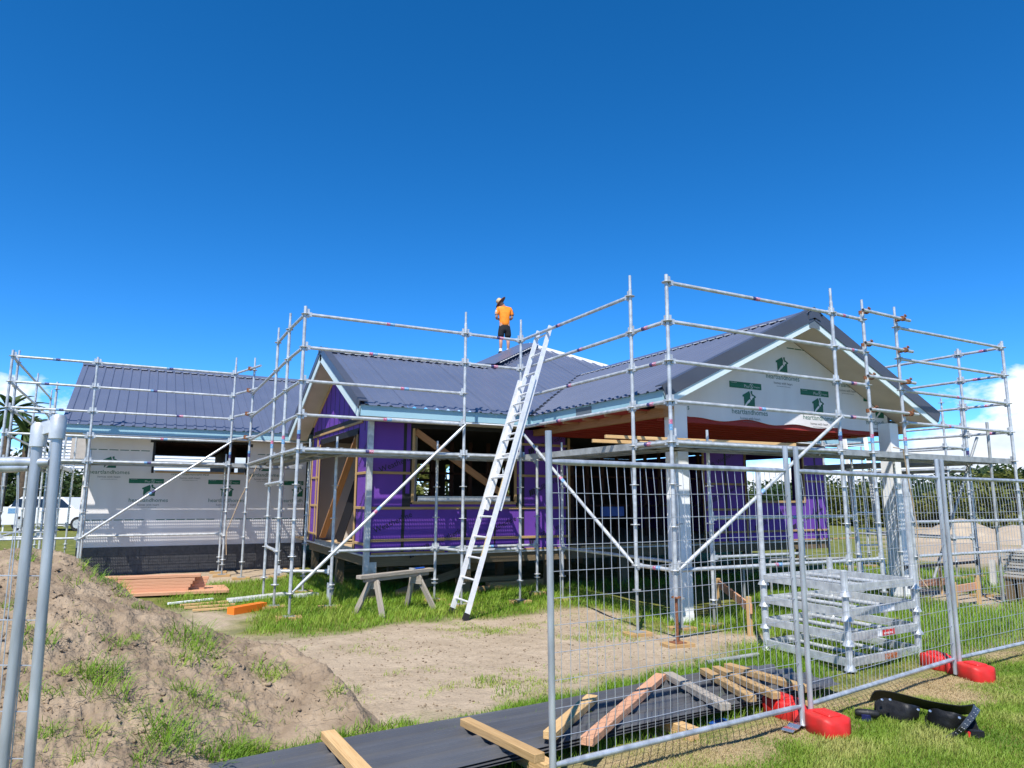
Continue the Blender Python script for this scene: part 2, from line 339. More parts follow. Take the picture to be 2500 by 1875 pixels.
bn2 = N(t, 'ShaderNodeTexNoise'); bn2.inputs['Scale'].default_value = 6.5; bn2.inputs['Detail'].default_value = 3; t.links.new(tcn.outputs['Object'], bn2.inputs['Vector'])
bu2 = N(t, 'ShaderNodeBump'); bu2.inputs['Strength'].default_value = 0.7; bu2.inputs['Distance'].default_value = 0.05; t.links.new(bn2.outputs[0], bu2.inputs['Height']); t.links.new(bu.outputs[0], bu2.inputs['Normal']); t.links.new(bu2.outputs[0], p.inputs['Normal'])
me.materials.append(m); me.polygons.foreach_set('use_smooth', [True]*len(me.polygons)); me.update()
ground = bpy.data.objects.new('ground', me); reg(ground, None, Vector((0, 0, 0))); ground['kind'] = 'structure'; ground['label'] = 'sandy building site ground with patchy grass and mown lawn'
# ------------------------------------------------------------------ dirt mound at the left
CREST = [(-260,1360,7.6),(-60,1335,8.2),(60,1330,8.2),(150,1338,8.1),(181,1350,8.0),(253,1398,7.6),(336,1445,7.2),(434,1492,6.9),(542,1537,6.7),(640,1562,6.5),(708,1566,6.4),(773,1602,6.1),(853,1676,5.6),(925,1742,5.1),(975,1790,4.8)]
cth, crr, czz = [], [], []
for (cx, cy, cd) in CREST:
    d = ray(cx, cy); h = math.hypot(d.x, d.y); cth.append(math.atan2(d.x, d.y)); crr.append(cd); czz.append(max(0.02, HC+d.z*cd/h))
cth, crr, czz = map(np.array, (cth, crr, czz))
def sm(t): t = np.clip(t, 0, 1); return t*t*(3-2*t)
def th_of(px_): d = ray(px_, 1600); return math.atan2(d.x, d.y)
def mound_z(x, y, rough=True):
    x = np.asarray(x, float); y = np.asarray(y, float)
    th = np.arctan2(x, y); r = np.hypot(x, y)
    rc = np.interp(th, cth, crr); zc = np.interp(th, cth, czz)
    fade = sm((cth[-1]+0.02-th)/0.10)*sm((th-(cth[0]-0.25))/0.25)
    zc = zc*fade
    r0 = np.interp(th, [th_of(300), th_of(540), th_of(680), th_of(925)], [3.0, 4.1, 4.95, 4.75]); r0 = np.minimum(r0, rc-.25); tt = np.clip((r-r0)/(rc-r0), 0, 1)
    zf = zc*(0.10+0.90*(0.75*tt+0.25*sm(tt)))*sm((r-(r0-.5))/0.6)
    zb = zc*(1-sm((r-rc)/np.maximum(1.0, zc*1.7)))
    z = np.where(r < rc, zf, zb)
    return z-0.03
thg = np.linspace(cth[0]-0.26, cth[-1]+0.05, 330); rg = np.linspace(2.45, 10.2, 400)
TH, RR = np.meshgrid(thg, rg); mxx = (RR*np.sin(TH)).ravel(); myy = (RR*np.cos(TH)).ravel(); mz = mound_z(mxx, myy)
amp = np.clip(mz/0.25, 0, 1)
def fbm(x, y, s, o, seed): return np.array([mnoise.fractal((a*s+seed, b*s, seed), 0.9, 2.1, o) for a, b in zip(x, y)])
f1 = fbm(mxx, myy, 1.3, 3, 2.0); f2_ = fbm(mxx, myy, 6.0, 3, 5.0); f3 = np.abs(fbm(mxx, myy, 14.0, 2, 8.0))
f4 = np.abs(fbm(mxx, myy, 3.2, 3, 11.0)); f5 = fbm(mxx, myy, 31.0, 2, 14.0); mz = mz+amp*(0.05*f1+0.030*f2_-0.042*f3-0.028*f4+0.015*f5)
me = bpy.data.meshes.new('dirt_mound'); a, b = len(thg), len(rg); idx = np.arange(a*b).reshape(b, a)
quads = np.stack([idx[:-1, :-1], idx[:-1, 1:], idx[1:, 1:], idx[1:, :-1]], -1).reshape(-1, 4)
me.from_pydata(np.stack([mxx, myy, mz], 1).tolist(), [], quads.tolist())
M['dirt'] = mat('sandy_dirt', (0.345, 0.265, 0.182), 0.95, 0, (0.215, 0.16, 0.108), 3.6, bump=1.0, bscale=34, spec=0.1, detail=9)
M['sand'] = mat('pale_sand', (0.44, 0.36, 0.26), 0.95, 0, (0.36, 0.29, 0.21), 1.5, bump=0.6, bscale=14, spec=0.1, detail=9)
me.materials.append(M['dirt']); me.polygons.foreach_set('use_smooth', [True]*len(me.polygons)); me.update()
o = bpy.data.objects.new('dirt_mound', me); reg(o, None, Vector((0, 0, 0))); o['kind'] = 'structure'; o['label'] = 'sandy dirt mound with grass tufts behind the left fence'
MG = (thg, rg, mz.reshape(b, a))
def mound_at(x, y):
    th = math.atan2(x, y); r = math.hypot(x, y)
    i = np.searchsorted(thg, th); j = np.searchsorted(rg, r)
    if i <= 0 or i >= len(thg) or j <= 0 or j >= len(rg): return 0.0
    return float(max(MG[2][j, i], 0.0))
# far sand heaps at the right
def heap(px, py, rx, ry, h, label):
    c = G(px, py); n = 60; vs = []; fs = []
    for j in range(n+1):
        for i in range(n+1):
            u, v = -1.3+2.6*i/n, -1.3+2.6*j/n; q = u*u+v*v
            x, y = c.x+u*rx, c.y+v*ry
            z = h*max(0, 1-math.sqrt(q+.02))**0.9+0.12*h*mnoise.noise((x*0.9, y*0.9, 1))*(1 if q < 1.1 else 0)+0.05*mnoise.noise((x*3, y*3, 4))-0.03
            vs.append((x, y, z if q < 1.2 else -0.08))
    for j in range(n):
        for i in range(n): a_ = j*(n+1)+i; fs.append((a_, a_+1, a_+n+2, a_+n+1))
    b_ = MB(); b_.add(vs, fs); ob = b_.build('sand_heap', M['sand']); shade(ob.data, 80); ob['kind'] = 'structure'; ob['label'] = label
heap(2350, 1318, 2.6, 2.2, 1.0, 'pale sand heap left of the other beyond the fence')
heap(2490, 1322, 3.2, 2.2, 0.78, 'lower grassy sand heap at the right edge of the site')
# ================================================================== HOUSE
house = thing('house', (7.0, 14.0, 0.0), 'unfinished house with purple sheathing, white wrap, grey metal roof and scaffolding around it', 'house')
S = 0.48; ZE = 3.14
RS = 0.20
def sheet_profile(w):
    pts = [(0.0, 0.0)]; n = int(round(w/RS))
    for i in range(n):
        a0 = i*RS
        pts += [(a0+0.066, 0), (a0+0.082, 0.021), (a0+0.118, 0.021), (a0+0.134, 0)]
        if i < n-1: pts += [(a0+0.2, 0.0)]
    pts.append((n*RS, 0)); return pts
NH = math.sqrt(1+S*S)
def slope(label, O, e, s2, a0, a1, run, clips, seam=True):
    """O eave origin, e eave direction, s2 horizontal up-slope direction; sheets from a0 to a1 along e."""
    O = Vector(O); e = Vector(e); s2 = Vector(s2); s3 = Vector((s2.x, s2.y, S))
    nrm = e.cross(s3); nrm = nrm if nrm.z > 0 else -nrm; nrm.normalize()
    root = MB(); root.v = []; 
    par = bpy.data.objects.new('roof_slope', None); par.empty_display_size = 0.1; reg(par, house, OFF[house.name]); par['label'] = label
    a = a0; k = 0
    while a < a1-1e-3:
        w_ = min(0.8, round((a1-a)/RS)*RS)
        if w_ < RS: break
        pr = sheet_profile(w_); q = MB(); vs = []
        ov = -0.04
        nst = 6
        for st in range(nst+1):
            u = ov+(run-ov)*st/nst
            for (x_, h_) in pr: vs.append(O+e*(a+x_)+s3*u+nrm*(h_+0.0035*(k % 2)))
        n = len(pr); fs = [(st*n+i, st*n+i+1, (st+1)*n+i+1, (st+1)*n+i) for st in range(nst) for i in range(n-1)]
        q.add(vs, fs); mesh = q.mesh('roof_sheet', M['roof'], OFF[house.name], fix=False)
        off = OFF[house.name]
        nf = clip_mesh(mesh, [(Vector(c)-off, Vector(nn)) for c, nn in clips]) if clips else 1
        if nf:
            ob = bpy.data.objects.new('roof_sheet', mesh); reg(ob, par, off)
        a += w_; k += 1
    return par
def vp(a, b, c, keep_le=True):            # vertical plane a*X+b*Y <= c  (or >=)
    n = Vector((a, b, 0)); cop = n*(c/n.length_squared)
    return (cop, n if keep_le else -n)
EY, EX, RX = 10.85, 6.15, 9.2
HX = 9.25; HY = 16.5
slope('front slope of the purple wing', (0, EY, ZE), (1, 0, 0), (0, 1, 0), 3.0, 6.6, 2.95, [vp(-1, 1, 4.7, False)])
slope('front slope below the upper hip', (0, EY, ZE), (1, 0, 0), (0, 1, 0), 6.6, 9.2, 5.8, [vp(-1, 1, 4.7, False), vp(-1, 1, 7.25)])
slope('front slope right of the porch ridge', (0, EY, ZE), (1, 0, 0), (0, 1, 0), 9.2, 12.0, 5.8, [vp(1, 1, 23.1, False), vp(1, 1, 25.75)])
slope('front slope at the right end', (0, EY, ZE), (1, 0, 0), (0, 1, 0), 12.0, 15.4, 2.95, [vp(1, 1, 23.1, False)])
slope('left slope of the porch', (EX, 0, ZE), (0, 1, 0), (1, 0, 0), 7.25, 13.85, 3.05, [vp(-1, 1, 4.7)])
slope('right slope of the porch', (2*RX-EX, 0, ZE), (0, 1, 0), (-1, 0, 0), 7.25, 13.85, 3.05, [vp(1, 1, 23.1)])
slope('back slope of the purple wing', (0, 16.75, ZE), (1, 0, 0), (0, -1, 0), 3.0, 6.6, 2.95, [vp(1, 1, 20.35)])
slope('back slope at the right end', (0, 16.75, ZE), (1, 0, 0), (0, -1, 0), 12.0, 15.4, 2.95, [])
slope('left slope of the main hip', (HX-5.65, 0, ZE), (0, 1, 0), (1, 0, 0), 12.8, 24.0, 5.65, [vp(-1, 1, 7.25, False), vp(1, 1, 20.35, False), vp(-1, 1, 13.2)])
slope('right slope of the main hip', (HX+5.65, 0, ZE), (0, 1, 0), (-1, 0, 0), 12.8, 24.0, 5.65, [vp(1, 1, 25.75, False)])
slope('front slope of the white wrapped wing', (0, 16.8, ZE), (1, 0, 0), (0, 1, 0), -1.5, 7.5, 3.9, [vp(-1, 1, 13.2, False)])
slope('back slope of the white wrapped wing', (0, 24.6, ZE), (1, 0, 0), (0, -1, 0), -1.5, 7.5, 3.9, [])
def cap(label, a, b, n1, n2, wd=0.20, lift=0.045):      # folded ridge cap along a->b, flanges along n1,n2
    a = Vector(a); b = Vector(b); n1 = Vector(n1).normalized(); n2 = Vector(n2).normalized(); u = Vector((0, 0, lift))
    q = MB(); vs = []
    for p_ in (a, b): vs += [p_+n1*wd+u-Vector((0, 0, .012)), p_+n1*wd+u, p_+n1*0.03+u+Vector((0, 0, .012)), p_+n2*0.03+u+Vector((0, 0, .012)), p_+n2*wd+u, p_+n2*wd+u-Vector((0, 0, .012))]
    q.add(vs, [(i, i+1, 6+i+1, 6+i) for i in range(5)])
    ob = q.build('ridge_cap', M['flash'] if label.startswith('dark') else M['roof'], house); return ob
dnY = Vector((0, -1, -S)); upY = Vector((0, 1, -S)); dnX = Vector((-1, 0, -S)); upX = Vector((1, 0, -S))
ZR1 = ZE+S*2.95; ZRP = ZE+S*3.05; ZRM = ZE+S*5.65; ZRL = ZE+S*3.9
cap('purple', (3.0, 13.8, ZR1), (6.6, 13.8, ZR1), dnY, upY)
cap('porch', (RX, 7.2, ZRP), (RX, 13.9, ZRP), dnX, upX)
cap('white', (-1.5, 20.7, ZRL), (7.5, 20.7, ZRL), dnY, upY)
cap('right', (12, 13.8, ZR1), (15.4, 13.8, ZR1), dnY, upY)
cap('main', (HX, HY, ZRM), (HX, 24, ZRM), dnX, upX)
cap('hip', (6.55, 13.8, ZR1), (HX, HY, ZRM), (0.7, -0.7, 0), (-0.7, 0.7, 0), 0.27, 0.05)
SEALM = {}
def seal(a, b, n1, step, wd=0.215, lift=0.035, m='foil', fill=0.62):       # pale strip showing under the cap edge, pan by pan
    a = Vector(a); b = Vector(b); d = (b-a); L = d.length; d.normalize(); n1 = Vector(n1).normalized(); k = step*0.6
    if step not in SEALM: SEALM[step] = bevelbox('cap_edge_seal', step*fill, .035, .012, M[m], .002)
    while k < L-step*0.5:
        c = a+d*(k+step*fill/2)+n1*wd+Vector((0, 0, lift)); place('cap_edge_seal', SEALM[step], house, c, frame_of(a, b)); k += step
seal((3.3, 13.8, ZR1), (6.55, 13.8, ZR1), dnY, RS)
seal((-1.3, 20.7, ZRL), (6.5, 20.7, ZRL), dnY, RS)
seal((RX, 7.5, ZRP), (RX, 13.6, ZRP), dnX, RS)
seal((6.7, 13.95, ZR1+.07), (HX, HY, ZRM), (0.7, -0.7, 0), 0.2, 0.31, 0.03)
q = MB(); q.bar((HX, HY, ZRM+.03), (11.6, HY-2.35, ZRM+.03-2.35*S), 0.05, 0.07); q.build('hip_batten', M['white'], house)
# valley gutters
for a_, b_ in (((EX-.05, EY-.05), (RX, 13.9)), ((2*RX-EX+.05, EY-.05), (RX, 13.9))):
    q = MB(); q.bar((a_[0], a_[1], ZE-.005), (b_[0], b_[1], ZRP+.01), 0.09, 0.02); q.build('valley_gutter', M['black'], house)
# fascias, soffits, barges
def bbox(name, m, x0, x1, y0, y1, z0, z1, parent=house):
    q = MB(); q.box(x0, x1, y0, y1, z0, z1); return q.build(name, m, parent)
bbox('fascia', M['fascia'], 3.02, EX-.0, EY, EY+.022, 2.955, 3.128)
bbox('fascia', M['fascia'], EX, EX+.022, 7.28, EY-.0, 2.955, 3.128)
bbox('primer_patch', M['patch'], EX-.003, EX, 8.98, 9.42, 2.957, 3.1)
bbox('fascia', M['fascia'], 2*RX-EX-.022, 2*RX-EX, 7.28, EY, 2.955, 3.128)
bbox('fascia', M['fascia'], 2*RX-EX, 15.38, EY, EY+.022, 2.955, 3.128)
bbox('fascia', M['fascia'], -1.48, 3.6, 16.8, 16.822, 2.955, 3.128)
bbox('soffit', M['soffit'], 3.05, EX+.6, EY+.024, 11.49, 2.945, 2.957); bbox('soffit', M['soffit'], 12.25, 15.3, EY+.024, 11.49, 2.945, 2.957)
bbox('soffit_trim', M['white'], 3.45, EX-.1, EY-.004, EY+.03, 2.925, 2.944); bbox('soffit_trim', M['white'], 12.3, 15.3, EY-.004, EY+.03, 2.925, 2.944)
bbox('soffit', M['soffit'], -1.45, 3.5, 16.824, 17.58, 2.945, 2.957); bbox('soffit_trim', M['white'], -1.1, 3.5, 16.796, 16.83, 2.925, 2.944)
def rake(parent, a, b, outn, wall, mb='barge', fh=.13):
    """barge along a->b (top edge of roof), outn outward horizontal normal, wall = distance back to the wall"""
    a = Vector(a); b = Vector(b); n = Vector(outn); d = (b-a).normalized()
    perp = d.cross(n); perp = perp if perp.z > 0 else -perp
    q = MB(); q.bar(a-perp*0.12, b-perp*0.12, 0.024, 0.19, perp); o1 = q.build('barge_board', M[mb], parent)
    q = MB(); q.bar(a+n*0.02-perp*(fh/2-.062), b+n*0.02-perp*(fh/2-.062), 0.012, fh, perp); q.bar(a-n*0.05+perp*0.062, b-n*0.05+perp*0.062, 0.14, 0.012, perp); q.build('barge_flashing', M['flash'], parent)
    q = MB(); q.bar(a-n*(wall/2+.012)-perp*0.175, b-n*(wall/2+.012)-perp*0.175, wall-.03, 0.012, perp); q.build('gable_soffit', M['soffit'], parent)
rake(house, (3.0, EY-.03, ZE-.0144), (3.0, 13.8, ZR1), (-1, 0, 0), 0.40)
rake(house, (3.0, 16.78, ZE-.0144), (3.0, 13.8, ZR1), (-1, 0, 0), 0.40)
rake(house, (EX-.03, 7.25, ZE-.0144), (RX, 7.25, ZRP), (0, -1, 0), 0.63, 'barge', .185)
rake(house, (2*RX-EX+.03, 7.25, ZE-.0144), (RX, 7.25, ZRP), (0, -1, 0), 0.63, 'barge', .185)
bbox('apex_patch', M['patch'], RX-.12, RX+.12, 7.232, 7.236, ZRP-.27, ZRP-.13)
q = MB(); q.prism([(RX-.13, ZRP-.14), (RX-.13, ZRP+.012), (RX, ZRP+.075), (RX+.13, ZRP+.012), (RX+.13, ZRP-.14), (RX, ZRP-.10)], 7.212, 7.262); q.build('apex_flashing', M['flash'], house)
q = MB(); q.prism([(13.8-.14, ZR1-.075), (13.8-.14, ZR1+.01), (13.8, ZR1+.075), (13.8+.14, ZR1+.01), (13.8+.14, ZR1-.075), (13.8, ZR1-.01)], 2.965, 3.01, 'x'); q.build('apex_flashing', M['flash'], house)
# ---- white wrapped wing
WY = 17.6
def wall_pieces(axis_, c, thick, breaks, opens, z0, z1, name, m, parent=house):
    """vertical sheets on plane axis=c; opens = (u0,u1,v0,v1)"""
    us = sorted(set([round(b, 3) for b in breaks]+[round(x, 3) for o_ in opens for x in o_[:2]]))
    res = []
    for u0, u1 in zip(us[:-1], us[1:]):
        zs = [(z0, z1)]
        for o_ in opens:
            if o_[0] <= u0+1e-4 and o_[1] >= u1-1e-4:
                nz = []
                for (p0, p1) in zs:
                    if o_[2] > p0: nz.append((p0, min(p1, o_[2])))
                    if o_[3] < p1: nz.append((max(p0, o_[3]), p1))
                zs = nz
        for (p0, p1) in zs:
            if p1-p0 < 0.02: continue
            q = MB()
            if axis_ == 'y': q.box(u0+.001, u1-.001, c, c+thick, p0, p1)
            else: q.box(c, c+thick, u0+.001, u1-.001, p0, p1)
            res.append(q.build(name, m, parent))
    return res
ww = bbox('wrap_wall', M['wrap'], -1.07, 0.27, WY, WY+.10, 0.585, 2.944)
wl = [ww]
for a_ in ((0.27, 2.2, WY, WY+.10, 0.585, 2.23), (0.27, 2.2, WY, WY+.10, 2.88, 2.944), (2.2, 3.6, WY, WY+.10, 0.585, 2.944)): wl.append(bbox('wrap_wall', M['wrap'], *a_))
bbox('wrap_wall', M['wrap'], -1.07, -0.97, WY+.101, 24.0, 0.585, 2.944)
tri = MB(); tri.prism([(17.3, 2.95), (24.1, 2.95), (20.7, 4.72)], -1.06, -0.97, 'x'); tri.build('wrap_gable', M['wrap'], house)
for i_ in range(3):                                    # block foundation, course by course
    z0 = 0.195*i_; x_ = -1.07+(0.2 if i_ % 2 else 0)
    xs = [-1.07]+list(np.arange(x_ if x_ > -1.07 else x_+.4, 3.6, .4))+[3.6]
    for u0, u1 in zip(xs[:-1], xs[1:]): bbox('block', M['block'], u0+.004, u1-.004, WY-.01+.002*random.random(), WY+.15, z0+.004, z0+.191)
bbox('foundation', M['block'], -1.065, 3.6, WY+.004, WY+.16, 0.0, .58)
bbox('foundation', M['block'], -1.06, -0.9, WY+.17, 24, 0.0, .58)
# window of the wrapped wing
q = MB(); q.box(.22, .27, WY-.012, WY+.1, 2.18, 2.93); q.box(2.2, 2.25, WY-.012, WY+.1, 2.18, 2.93); q.box(.27, 2.2, WY-.012, WY+.1, 2.88, 2.95); q.box(.16, .27, WY-.008, WY, 2.86, 2.93); q.box(2.2, 2.33, WY-.008, WY, 2.83, 2.90); q.build('window_tape', M['black'], house)
bbox('window_sill', M['pine'], .3, 2.17, WY-.02, WY+.09, 2.19, 2.228)
# rear wall with opening, interior lining
for a_ in ((-1.0, 0.2, 2.0), (3.3, 6, 2.0)): bbox('rear_wall', M['brown'], a_[0], a_[1], 23.9, 24.0, .585, 2.95)
bbox('rear_wall', M['brown'], 0.2, 3.3, 23.9, 24.0, .585, 1.9); bbox('rear_wall', M['brown'], 0.2, 3.3, 23.9, 24.0, 2.90, 2.95)
bbox('partition', M['brown'], 2.05, 2.13, 19.2, 23.8, .6, 2.94); bbox('lining_board', M['greyl'], 1.55, 2.04, 19.1, 19.13, .6, 2.5)
bbox('lining_board', M['greyl'], 2.2, 3.2, 19.1, 19.13, .6, 2.45)
for y_ in np.arange(17.9, 23.6, 0.9): timber('roof_truss', (-1, y_, 2.96), (6, y_, 2.96), .045, .09, M['brown'], house)
bbox('slab', M['conc'], -.97, 6, WY+.17, 23.9, .5, .585)
# ---- logo and lettering
def polymesh(name, polys, m):
    bm = bmesh.new()
    for p_ in polys: bm.faces.new([bm.verts.new((x_, y_, 0)) for x_, y_ in p_])
    bmesh.ops.triangulate(bm, faces=bm.faces[:]); mesh = bpy.data.meshes.new(name); bm.to_mesh(mesh); bm.free(); mesh.materials.append(m); return mesh
LOGO = polymesh('house_logo', [[(-.115, -.12), (.115, -.12), (.118, .02), (.14, .02), (.142, .045), (.07, .082), (.07, .128), (.035, .128), (.035, .108), (.005, .125), (-.148, .05), (-.144, .025), (-.118, .025)]], M['green'])
ISLES = polymesh('logo_islands', [[(-.112, -.118), (-.075, -.118), (-.045, -.085), (-.005, -.06), (.03, -.022), (.012, -.004), (-.03, -.03), (-.07, -.07)], [(.022, .0), (.05, -.02), (.062, .012), (.098, .028), (.088, .048), (.056, .05), (.036, .085), (.018, .122), (.004, .122), (.024, .075), (.036, .04), (.014, .03)]], M['wrap'])
T1 = textmesh('heartlandhomes', .128); T1.materials.append(M['green'])
T2 = textmesh('homes with heart', .062); T2.materials.append(M['greyink'])
T3 = textmesh('www.heartlandhomes.co.nz', .028); T3.materials.append(M['greyink'])
def fitw(me_, w_):
    xs = [v.co.x for v in me_.vertices]; k = w_/(max(xs)-min(xs)); me_.transform(Matrix.Diagonal((k, k, k, 1)))
fitw(T1, .77); fitw(T2, .43); fitw(T3, .32)
PL = MB(); PL.add([(-.345, -.05, 0), (.345, -.05, 0), (.345, .05, 0), (-.345, .05, 0)], [(0, 1, 2, 3)]); PLm = PL.mesh('product_plate', M['greenpl'], fix=False)
M['platet'] = mat('plate_white_ink', (0.55, 0.60, 0.58), 0.6)
T4 = textmesh('WATERGATE', .062); T4.materials.append(mat('plate_dim_ink', (0.03, 0.22, 0.15), 0.6)); fitw(T4, .27)
T5 = textmesh('Plus', .075); T5.materials.append(M['platet']); fitw(T5, .105)
T6 = textmesh('Kingspan', .04); T6.materials.append(M['platet']); fitw(T6, .12)
T7 = textmesh('Thermakraft', .03); T7.materials.append(M['platet']); fitw(T7, .13)
RG = MB()
for k in range(20):
    a0, a1 = 2*math.pi*k/20, 2*math.pi*(k+1)/20
    RG.add([(.04*math.cos(a0), .04*math.sin(a0), 0), (.04*math.cos(a1), .04*math.sin(a1), 0), (.033*math.cos(a1), .033*math.sin(a1), 0), (.033*math.cos(a0), .033*math.sin(a0), 0)], [(0, 1, 2, 3)])
RG.add([(-.02, .024, 0), (-.014, .03, 0), (.02, -.024, 0), (.014, -.03, 0)], [(0, 1, 2, 3)]); RG.add([(-.004, -.02, 0), (.01, .0, 0), (.006, .02, 0), (-.012, .01, 0)], [(0, 1, 2, 3)])
RGm = RG.mesh('plate_ring', M['platet'], fix=False)
R90 = (math.pi/2, 0, 0)
def prnt(name, me_, parent, x, y, z, clips=None, ang=0.0):
    if clips:
        m2 = me_.copy(); mtx = Matrix.Translation((x, y, z)) @ Matrix.Rotation(math.pi/2, 4, 'X'); inv = mtx.inverted()
        cl = [(inv @ Vector(c), (inv.to_3x3() @ Vector(n))) for c, n in clips]
        if clip_mesh(m2, cl) == 0: bpy.data.meshes.remove(m2); return
        me_ = m2
    return place(name, me_, parent, (x, y, z), R90 if not ang else (Matrix.Rotation(math.pi/2, 3, 'X') @ Matrix.Rotation(ang, 3, 'Z')))
def brand(parent, x, y, z, clips=None, plate=True, logo=True):
    if logo: prnt('logo', LOGO, parent, x, y, z+.215, clips); prnt('logo', ISLES, parent, x, y-.0015, z+.215, clips)
    prnt('lettering', T1, parent, x, y, z, clips); prnt('lettering', T2, parent, x, y, z-.10, clips); prnt('lettering', T3, parent, x, y, z-.15, clips)
    if plate:
        pz = z+.42; px_ = x-.07
        prnt('plate', PLm, parent, px_, y, pz, clips); yy = y-.0015
        prnt('lettering', T4, parent, px_-.185, yy, pz-.012, clips); prnt('lettering', T5, parent, px_+.02, yy, pz-.01, clips)
        prnt('lettering', T6, parent, px_+.25, yy, pz-.01, clips); prnt('lettering', T7, parent, px_-.25, yy, pz+.032, clips); prnt('plate_ring', RGm, parent, px_+.125, yy, pz, clips)
yp = WY-.003
cut_ = lambda x0, x1, z0, z1: [(Vector((x0, 0, 0)), Vector((-1, 0, 0))), (Vector((x1, 0, 0)), Vector((1, 0, 0))), (Vector((0, 0, z0)), Vector((0, 0, -1))), (Vector((0, 0, z1)), Vector((0, 0, 1)))]
brand(wl[0], -.585, yp, 2.18, cut_(-1.06, .21, 0, 2.93), False)
brand(wl[1], 1.02, yp, 2.18, cut_(.29, 2.15, 0, 2.175), False)
brand(wl[3], 2.62, yp, 2.18, cut_(2.26, 3.6, 0, 2.93), False)
brand(wl[1], .217, yp, 1.58, None); brand(wl[1], 1.823, yp, 1.58, None); brand(wl[3], 3.43, yp, 1.58, cut_(2.9, 3.55, 0, 2.9)); brand(wl[0], -1.39, yp, 1.58, cut_(-1.06, 0, 0, 2.9))
DS = MB(); DS.add([(-.085, -.008, 0), (.085, -.008, 0), (.085, .008, 0), (-.085, .008, 0)], [(0, 1, 2, 3)]); DSm = DS.mesh('print_dash', M['green'], fix=False)
for zz in (2.665, 1.157):
    for k in range(22):
        x_ = -.95+k*.205
        if k in (6, 13) or x_ > 3.5 or (zz > 2 and .1 < x_ < 2.35): continue
        prnt('print_dash', DSm, wl[0] if x_ < .2 else wl[1] if x_ < 2.2 else wl[3], x_, yp, zz)
# ---- porch gable
GY = 7.87
bot = []
for k in range(60):
    x_ = 6.62+5.16*k/59
    zb = 2.885+.025*math.sin(x_*2.3)+.018*math.sin(x_*6.1+1)-.05*math.exp(-((x_-9.0)/.5)**2)
    if x_ < 7.1: zb = 3.02-.15*sm(np.array((x_-6.9)/.2)) if x_ > 6.9 else 3.02
    if x_ > 10.7: zb = 2.86
    bot.append((x_, float(zb)))
zt = lambda x_: ZE+S*(3.05-abs(x_-RX))-.215
poly = bot+[(11.78, zt(11.78)), (RX, zt(RX)), (6.62, zt(6.62))]
q = MB(); q.prism(poly, GY, GY+.012); gw = q.build('wrap_gable', M['wrap'], house)
gcl = [(Vector((RX, 0, zt(RX))), Vector((S, 0, 1)).normalized()), (Vector((RX, 0, zt(RX))), Vector((-S, 0, 1)).normalized()), (Vector((11.76, 0, 0)), Vector((1, 0, 0))), (Vector((6.64, 0, 0)), Vector((-1, 0, 0)))]
yg = GY-.003
for x_ in (6.75, 8.38, 9.97, 11.57): brand(gw, x_, yg, 3.02, gcl)
for x_ in (7.53, 9.16, 10.75): brand(gw, x_, yg, 3.64, gcl, plate=False)
for k in range(12):
    if k != 4: prnt('print_dash', DSm, gw, 8.45+k*.185, yg, 4.15, gcl)
for nm, x0 in (('left', 6.67), ('right', 11.50)):
    q = MB(); q.box(x0-.015, x0+.215, 7.645, 7.865, 0.0, 3.0); q.box(x0-.018, x0+.218, 7.642, 7.868, 0.0, .12); q.build('porch_post', M['white'], house)
q = MB(); q.box(6.63, 11.75, 7.90, 7.99, 2.80, 2.95); q.build('gable_beam', M['redw'], house)
timber('eave_beam', (6.55, 7.7, 2.90), (6.55, 11.45, 2.90), .09, .14, M['pined'], house); timber('eave_beam', (11.9, 7.7, 2.90), (11.9, 11.45, 2.90), .09, .14, M['pined'], house)
for y_ in np.arange(8.1, 11.4, .3): timber('ceiling_joist', (6.6, y_, 2.885), (11.85, y_, 2.885), .045, .10, M['redw'], house)
bbox('porch_ceiling', M['redw'], 6.24, 12.16, 8.0, 11.48, 2.945, 2.957)
for y_ in np.arange(7.5, 10.8, .6): timber('outrigger', (6.2, y_, 2.93), (6.5, y_, 2.93), .045, .045, M['pined'], house)
# ---- purple sheathed walls
PY = 11.5; PX = 3.4
tapes = [4.0, 5.15, 6.32, 6.87]
wall_pieces('y', PY, .018, [3.4, 4.0, 5.15, 5.74, 6.32, 6.87, 7.3], [(4.13, 6.16, 1.56, 2.93)], .74, 2.944, 'purple_sheet', M['purple'])
sl_ = wall_pieces('y', PY, .018, [7.3, 8.5, 9.7, 10.77, 11.4, 12.0], [(7.3, 10.77, .74, 2.86)], .74, 2.944, 'purple_sheet', M['purple'])
wall_pieces('y', PY, .018, [12.0, 13.9, 14.67], [(12.0, 13.9, 1.60, 2.72)], .74, 2.944, 'purple_sheet', M['purple'])
q = MB(); 
def tape(x, z0, z1, w_=.055): bbox('joint_tape', M['black'], x-w_/2, x+w_/2, PY-.0025, PY-.0005, z0, z1)
tape(4.0, .75, 2.94); tape(5.15, .75, 1.5); tape(5.15, 2.94-.0, 2.942); tape(5.74, .75, 1.5, .03); tape(5.74, 2.93, 2.942, .03); tape(6.32, .75, 2.94); tape(6.87, .75, 2.94, .025); tape(11.4, .75, 2.94); tape(14.3, .75, 2.94)
